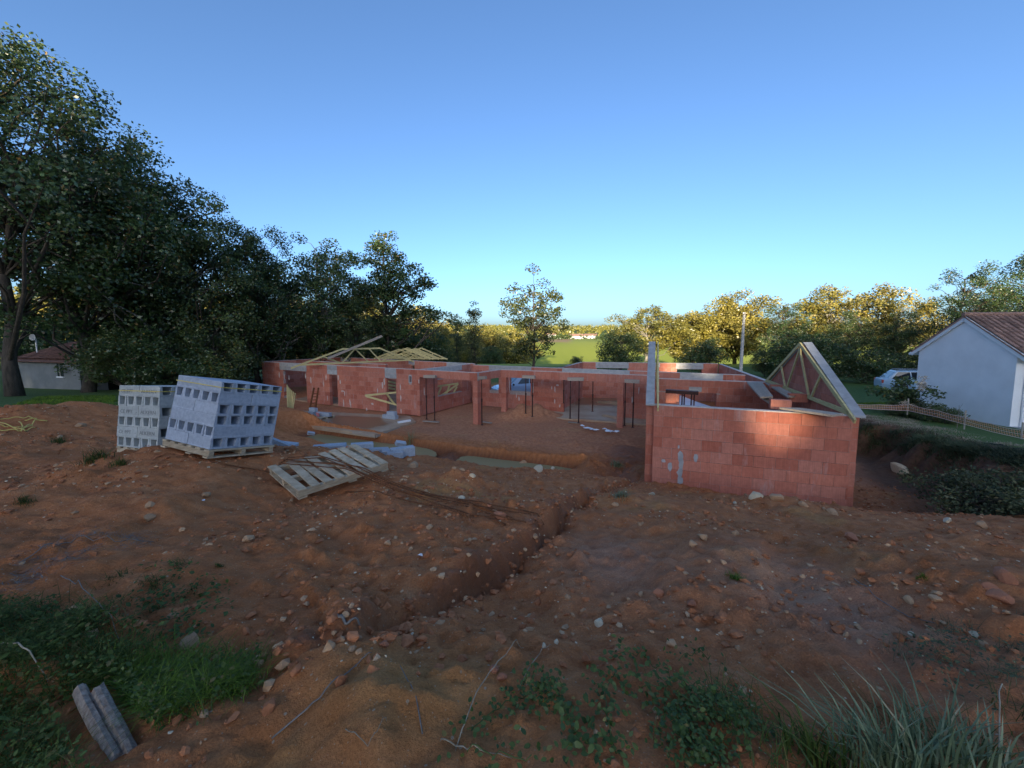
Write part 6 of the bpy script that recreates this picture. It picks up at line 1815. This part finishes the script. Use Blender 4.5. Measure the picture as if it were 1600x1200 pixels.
for k, (px, py, r_, mt, lb) in enumerate([(150, 718, 40, 'grass_dark', 'low weed tuft before the left block pack'), (185, 725, 25, 'grass_dark', 'weed tuft right of the low one before the packs'), (38, 785, 25, 'grass_dark', 'green weed tuft in mid left'), (1150, 905, 25, 'grass', 'small green weed tuft left of the bare track'), (970, 775, 26, 'grass_grey', 'spiky grey-green tuft at the head of the gully'), (965, 728, 22, 'grass_grey', 'pale tuft beside the puddle'), (343, 885, 12, 'grass_dark', 'tiny weed tuft in mid left soil'), (1440, 905, 14, 'grass', 'tiny weed on the right-hand bank'), (640, 700, 10, 'grass_grey', 'tall stalky weed right of the block heap'), (92, 690, 20, 'grass_dark', 'weed patch below the yellow strapping')]):
    p = hit(px, py); rr = r_ * p[1] / FPX / 2
    n = 160; X = p[0] + g.normal(size=n) * rr * 0.5; Y = p[1] + g.normal(size=n) * rr * 0.35
    V, F_ = blades(X, Y, H(X, Y) - 0.01, rr * (1.1 if k not in (8,) else 6), max(0.004, rr * 0.05), 0.8)
    tag(link('weed_tuft', np_mesh('weed_tuft', V, F_, M[mt])), lb, 'weed')
# tall grass clumps at the bottom right
for k, (px, py, n, h_, ln, mt, lb) in enumerate([(1385, 1235, 110, 0.34, (-0.55, 0.15, 0), 'grass_grey', 'tall blue-green grass clump bending left at the bottom right'), (1470, 1240, 90, 0.34, (0.25, 0.2, 0), 'grass_grey', 'tall blue-green grass clump rising right of the bending one'), (1560, 1245, 60, 0.28, (0.35, 0.1, 0), 'grass_grey', 'grass clump at the bottom right corner'), (1280, 1240, 80, 0.24, (-0.4, 0.1, 0), 'grass_dark', 'darker grass clump left of the tall ones')]):
    p = at_z(px, py, -1.7); X = p[0] + g.normal(size=n) * 0.07; Y = p[1] + 0.04 + g.normal(size=n) * 0.05
    V, F_ = blades(X, Y, H(X, Y) - 0.01, h_, 0.0095, 0.75, ln)
    tag(link('grass_clump', np_mesh('grass_clump', V, F_, M[mt])), lb, 'grass', 'grass clumps at the bottom right')
# creeping plants at the bottom centre: stem and leaves
def creeper(pix, label, nleaf, size, stem='leaf_weed', spread=0.05, rise=0.04):
    ctl = [hit(*q) if q[1] < 1200 else at_z(q[0], q[1], -1.68) for q in pix]; pts = []
    for i in range(len(ctl) - 1):
        for t in np.linspace(0, 1, 6, endpoint=False):
            q = ctl[i] * (1 - t) + ctl[i + 1] * t; q[2] = ground(q[0], q[1]) + 0.008 + rise * (0.5 + 0.5 * math.sin(4 * t + i)); pts.append(q)
    q = ctl[-1].copy(); q[2] = ground(q[0], q[1]) + rise; pts.append(q)
    t = thing('creeping_weed', label, 'weed', tuple(ctl[0]), 'creeping weeds at the bottom')
    MB().tube(pts, 0.0022, 5).build('stem', M[stem], t, smooth=True)
    P = np.array(pts); n = nleaf
    i = g.integers(0, len(P), n); c = P[i] + g.normal(size=(n, 3)) * np.array([spread, spread, 0.012]); c[:, 2] = np.maximum(c[:, 2], H(c[:, 0], c[:, 1]) + 0.008)
    a = g.normal(size=(n, 3)); a[:, 2] *= 0.4; a /= np.linalg.norm(a, axis=1)[:, None]
    up = np.array([0, -0.5, 1.0]) + g.normal(size=(n, 3)) * 0.3; b = np.cross(a, up); b /= np.linalg.norm(b, axis=1)[:, None]; nn = np.cross(b, a)
    s = size * g.uniform(0.6, 1.25, n)[:, None]
    V = np.stack([c - a * s * .5, c - a * s * .2 + b * s * .28 + nn * s * .06, c + a * s * .2 + b * s * .26 + nn * s * .06, c + a * s * .55, c + a * s * .2 - b * s * .26 + nn * s * .06, c - a * s * .2 - b * s * .28 + nn * s * .06], 1).reshape(-1, 3) - np.array(t.location)
    o = link('leaves', np_mesh('leaves', V, np.arange(n * 6).reshape(n, 6), M['leaf_weed']), t); o['kind'] = 'stuff'
creeper([(730, 1150), (790, 1110), (830, 1085), (860, 1090)], 'creeping weed at the left of the bottom centre', 130, 0.024)
creeper([(820, 1075), (850, 1080), (870, 1110)], 'leafy clump behind the pale bramble stem', 130, 0.024)
creeper([(880, 1120), (900, 1160), (930, 1180)], 'broad-leaved weed low at the bottom centre', 90, 0.030)
creeper([(960, 1060), (945, 1100), (950, 1140), (965, 1190)], 'trailing leafy weed running down at the bottom centre', 150, 0.026)
creeper([(965, 1030), (1000, 1030), (1030, 1050)], 'small weed at the top of the trailing one', 60, 0.028)
creeper([(1000, 1085), (1050, 1075), (1085, 1080)], 'weed stem right of the trailing one', 60, 0.030)
creeper([(1060, 1040), (1085, 1030), (1110, 1035)], 'tiny weed right of the bottom centre', 30, 0.024)
creeper([(730, 1185), (780, 1190), (830, 1195)], 'dry-looking weed at the very bottom left of centre', 40, 0.026)
creeper([(150, 960), (190, 985), (230, 1000)], 'weed runner above the split log', 60, 0.028)
def twig(pix, r, mat, label, lift=0.02, group='twigs and roots lying on the soil'):
    ctl = [hit(*q) if q[1] < 1195 else at_z(q[0], q[1], -1.68) for q in pix]; pts = []
    for i in range(len(ctl) - 1):
        for t in np.linspace(0, 1, 7, endpoint=False):
            q = ctl[i] * (1 - t) + ctl[i + 1] * t; q[2] = max(q[2], ground(q[0], q[1])) + r + lift * math.sin(math.pi * (i + t) / (len(ctl) - 1)); pts.append(q)
    pts.append(ctl[-1])
    tag(MB().tube(pts, [r * (1 - 0.5 * i / len(pts)) for i in range(len(pts))], 5).build('twig', M[mat], smooth=True), label, 'twig', group)
twig([(712, 1172), (745, 1105), (790, 1045), (818, 1012)], 0.0028, 'dry', 'long pale bramble stem leaning over the leafy clump', 0.08)
twig([(810, 1080), (840, 1040), (862, 1008)], 0.002, 'dry', 'shorter pale stem right of the long bramble stem', 0.05)
twig([(425, 1155), (500, 1095), (560, 1040), (580, 1020)], 0.004, 'dry_grey', 'dark stick slanting up towards the gully', 0.01)
twig([(660, 1148), (650, 1090), (625, 1040)], 0.003, 'dry_grey', 'dark root across the clay hump', 0.0)
twig([(525, 962), (540, 978), (562, 978)], 0.010, 'dry_grey', 'bent dark root piece on the gully bank', 0.0)
twig([(1335, 905), (1370, 935), (1420, 965), (1465, 975)], 0.004, 'dry_grey', 'thin dark root down the right-hand track', 0.0)
twig([(30, 880), (100, 852), (180, 850), (240, 846)], 0.004, 'dry_grey', 'grey dry stalk across the soil at the left', 0.02)
twig([(95, 900), (130, 930), (160, 960), (190, 1010)], 0.003, 'dry_grey', 'grey stalk bending down to the weeds', 0.05)
twig([(-10, 1010), (40, 1045), (75, 1065)], 0.004, 'dry', 'pale stalk at the left edge of the weeds', 0.10)
twig([(1560, 1200), (1555, 1130), (1572, 1085)], 0.003, 'dry', 'pale upright stalk at the bottom right', 0.15)
twig([(690, 1200), (730, 1180), (800, 1185)], 0.003, 'dry', 'dry stem along the bottom edge', 0.02)
twig([(540, 1140), (575, 1175), (610, 1195)], 0.002, 'dry', 'thin dry stalk at the bottom, left of centre', 0.02)

# ------------------------------------------------------------------ split log
lg = thing('split_log', 'grey weathered split log standing out of the weeds', 'log', tuple(hit(185, 1180)))
M['log'] = simple('weathered_wood', (0.15, 0.105, 0.078), (0.38, 0.31, 0.25), 16, 0.9, 0.7, 0.01, 0.0, (3, 3, 1))
la = np.array(LOG_A); lb_ = np.array(LOG_B)
for k, (o0, o1, r_) in enumerate((((-0.010, 0, -0.01), (-0.016, 0, -0.01), 0.024), ((0.044, 0.012, -0.005), (0.036, 0.004, -0.01), 0.025))):
    a = la + np.array(o0); b = lb_ + np.array(o1); pts = []; rr = []
    for t in np.linspace(0, 1, 9):
        pts.append(a * (1 - t) + b * t + np.array([0.006 * math.sin(5 * t + k), 0.004 * math.cos(7 * t), 0.004 * math.sin(9 * t)]))
        rr.append(r_ * (0.92 + 0.16 * math.sin(3 * t + k * 2) + 0.05 * random.random()))
    ax = (b - a) / np.linalg.norm(b - a); e1 = np.cross(ax, (0, 0, 1.0)); e1 /= np.linalg.norm(e1); e2 = np.cross(ax, e1)
    if k: a = a + ax * 0.035; b = b - ax * 0.02
    rs = random.Random(40 + k)
    sect = [(rs.uniform(0.62, 1.12), 0.63 * j + rs.uniform(-.15, .15)) for j in range(10)]
    mb = MB(); m_ = len(sect)
    for i, t in enumerate(np.linspace(0, 1, 9)):
        c_ = a * (1 - t) + b * t + (e1 * 0.003 * math.sin(4 * t + k) + e2 * 0.003 * math.cos(6 * t))
        for q, an in sect:
            rr_ = r_ * (1.22 - 0.18 * t * (1 if k else -0.4)) * q * (1 + random.uniform(-.07, .07))
            mb.v.append(tuple(c_ + e1 * rr_ * math.cos(an + k * 1.3) + e2 * rr_ * math.sin(an + k * 1.3) + ax * (random.uniform(-.012, .012) if i in (0, 8) else 0)))
        if i:
            for j in range(m_): mb.f.append(((i - 1) * m_ + j, (i - 1) * m_ + (j + 1) % m_, i * m_ + (j + 1) % m_, i * m_ + j))
    mb.f.append(tuple(range(m_))[::-1]); mb.f.append(tuple(8 * m_ + j for j in range(m_)))
    mb.build('log_half', M['log'], lg, smooth=False)

# ------------------------------------------------------------------ growth on the dark bank and by the white house
def bank_growth(pix, n, h, mat, label, clump=0.18, w=0.02, bend=1.4):
    grass_patch('grass', pix, n, h, w, bend, M[mat], label, clump=clump)
bank_growth([(1345, 668), (1420, 672), (1500, 690), (1580, 705), (1640, 720), (1640, 740), (1560, 722), (1480, 715), (1400, 695), (1340, 690)], 5200, 0.28, 'bush_grey', 'long grass overhanging the dark bank')
grass_patch('grass', [(1338, 648), (1420, 652), (1520, 680), (1620, 700), (1620, 712), (1500, 690), (1420, 668), (1338, 664)], 4200, 0.09, 0.012, 1.0, M['dry'], 'dry straw-coloured grass below the netting', clump=0.2)
bp = at_y(1545, 800, 7.9)
BW = tree_meshes(41, 1.0, 0.05, 1.25, 60, 90, 0.07, 'bush_grey', trunk=0.015, cr=0.28, shape='dome', stems=4)
for k, (px, py, d, s, lb) in enumerate([(1530, 806, 7.6, 0.85, 'dense grey-green bush behind the right-hand crest, left half'), (1590, 800, 7.9, 0.95, 'dense grey-green bush behind the right-hand crest, right half')]):
    p = at_y(px, py, d); plant_tree('weed_bush', lb, BW, (p[0], p[1], ground(p[0], p[1]) - 0.05), s, k * 2.0, 'bushes behind the right-hand crest', 'bush')
HY = tree_meshes(42, 1.5, 0.4, 0.85, 26, 60, 0.11, 'leaf_mid', trunk=0.03, cr=0.26, shape='round', stems=3, gap=0.3)
p = at_y(1412, 634, 18.4); z = ground(p[0], p[1])
hy = plant_tree('flowering_shrub', 'shrub with pale flower heads before the pale car', HY, (p[0], p[1], z), 1.2, 0.4, None, 'shrub')
M['petal'] = simple('faded_petals', (0.42, 0.34, 0.26), (0.58, 0.50, 0.40), 20, 0.9, 0)
for k, (dx, dy, dz) in enumerate([(-0.7, -0.3, 0.55), (-0.1, -0.5, 1.15), (0.25, -0.4, 1.25), (0.85, -0.2, 1.45), (0.0, -0.6, 0.3), (-0.45, -0.4, 0.45), (0.95, -0.1, 1.2)]):
    V, F_ = leaves_np(np.array([[dx, dy, dz]]), np.array([0.16]), np.array([70]), 0.06, g, 0.8)
    link('flower_head', np_mesh('flower_head', V, F_, M['petal']), hy)['kind'] = 'stuff'
for k, (px, py, d, s, lb) in enumerate([(1446, 640, 17.6, 0.9, 'low green bush at the foot of the white house wall, left one'), (1466, 646, 16.8, 0.7, 'low green bush at the foot of the white house wall, right one'), (1400, 640, 18.2, 0.6, 'low dark bush under the flowering shrub')]):
    p = at_y(px, py, d); plant_tree('low_bush', lb, BW, (p[0], p[1], ground(p[0], p[1]) - 0.05), s, k * 1.4, None, 'bush', mat='leaf_mid')
sp_ = at_y(1497, 650, 15.4); z = ground(sp_[0], sp_[1])
st = thing('bare_sapling', 'thin bare sapling before the white wall', 'sapling', (sp_[0], sp_[1], z))
MB().tube([[sp_[0], sp_[1], z - .1], [sp_[0] + .03, sp_[1], z + .5], [sp_[0], sp_[1], z + .95]], [0.012, 0.009, 0.004], 5).build('stem', M['dry_grey'], st)
for k in range(5):
    s = -1 if k % 2 else 1
    MB().tube([[sp_[0] + .01, sp_[1], z + .3 + .12 * k], [sp_[0] + s * .14, sp_[1], z + .5 + .13 * k]], [0.006, 0.003], 4).build('twig', M['dry_grey'], st)
# lawn blades where the lawns are near enough to show them
grass_patch('grass', [(20, 634), (60, 620), (180, 618), (185, 640), (110, 632), (60, 650)], 5000, 0.13, 0.02, 0.8, M['grass'], 'lawn grass under the left-hand trees')
grass_patch('grass', [(1335, 630), (1400, 628), (1425, 640), (1335, 640)], 3500, 0.10, 0.02, 0.8, M['grass'], 'mown lawn beside the white house')
# scraps
for k, (px, py, s, lb) in enumerate([(322, 712, 0.06, 'white plastic scrap on the pale pallet edge'), (657, 870, 0.035, 'crumpled white scrap on the soil below the pallet'), (318, 783, 0.02, 'small white chip in mid left soil')]):
    p = hit(px, py); r = random.Random(k); mb = MB()
    pts = [p + np.array([math.cos(t) * s * r.uniform(.4, 1), math.sin(t) * s * r.uniform(.4, 1), 0.01 + r.uniform(0, s * .5)]) for t in np.linspace(0, 5.4, 7)]
    c = p + [0, 0, s * .9]
    for i in range(7): mb.poly([pts[i], pts[(i + 1) % 7], c])
    tag(mb.build('plastic_scrap', M['white']), lb, 'scrap')
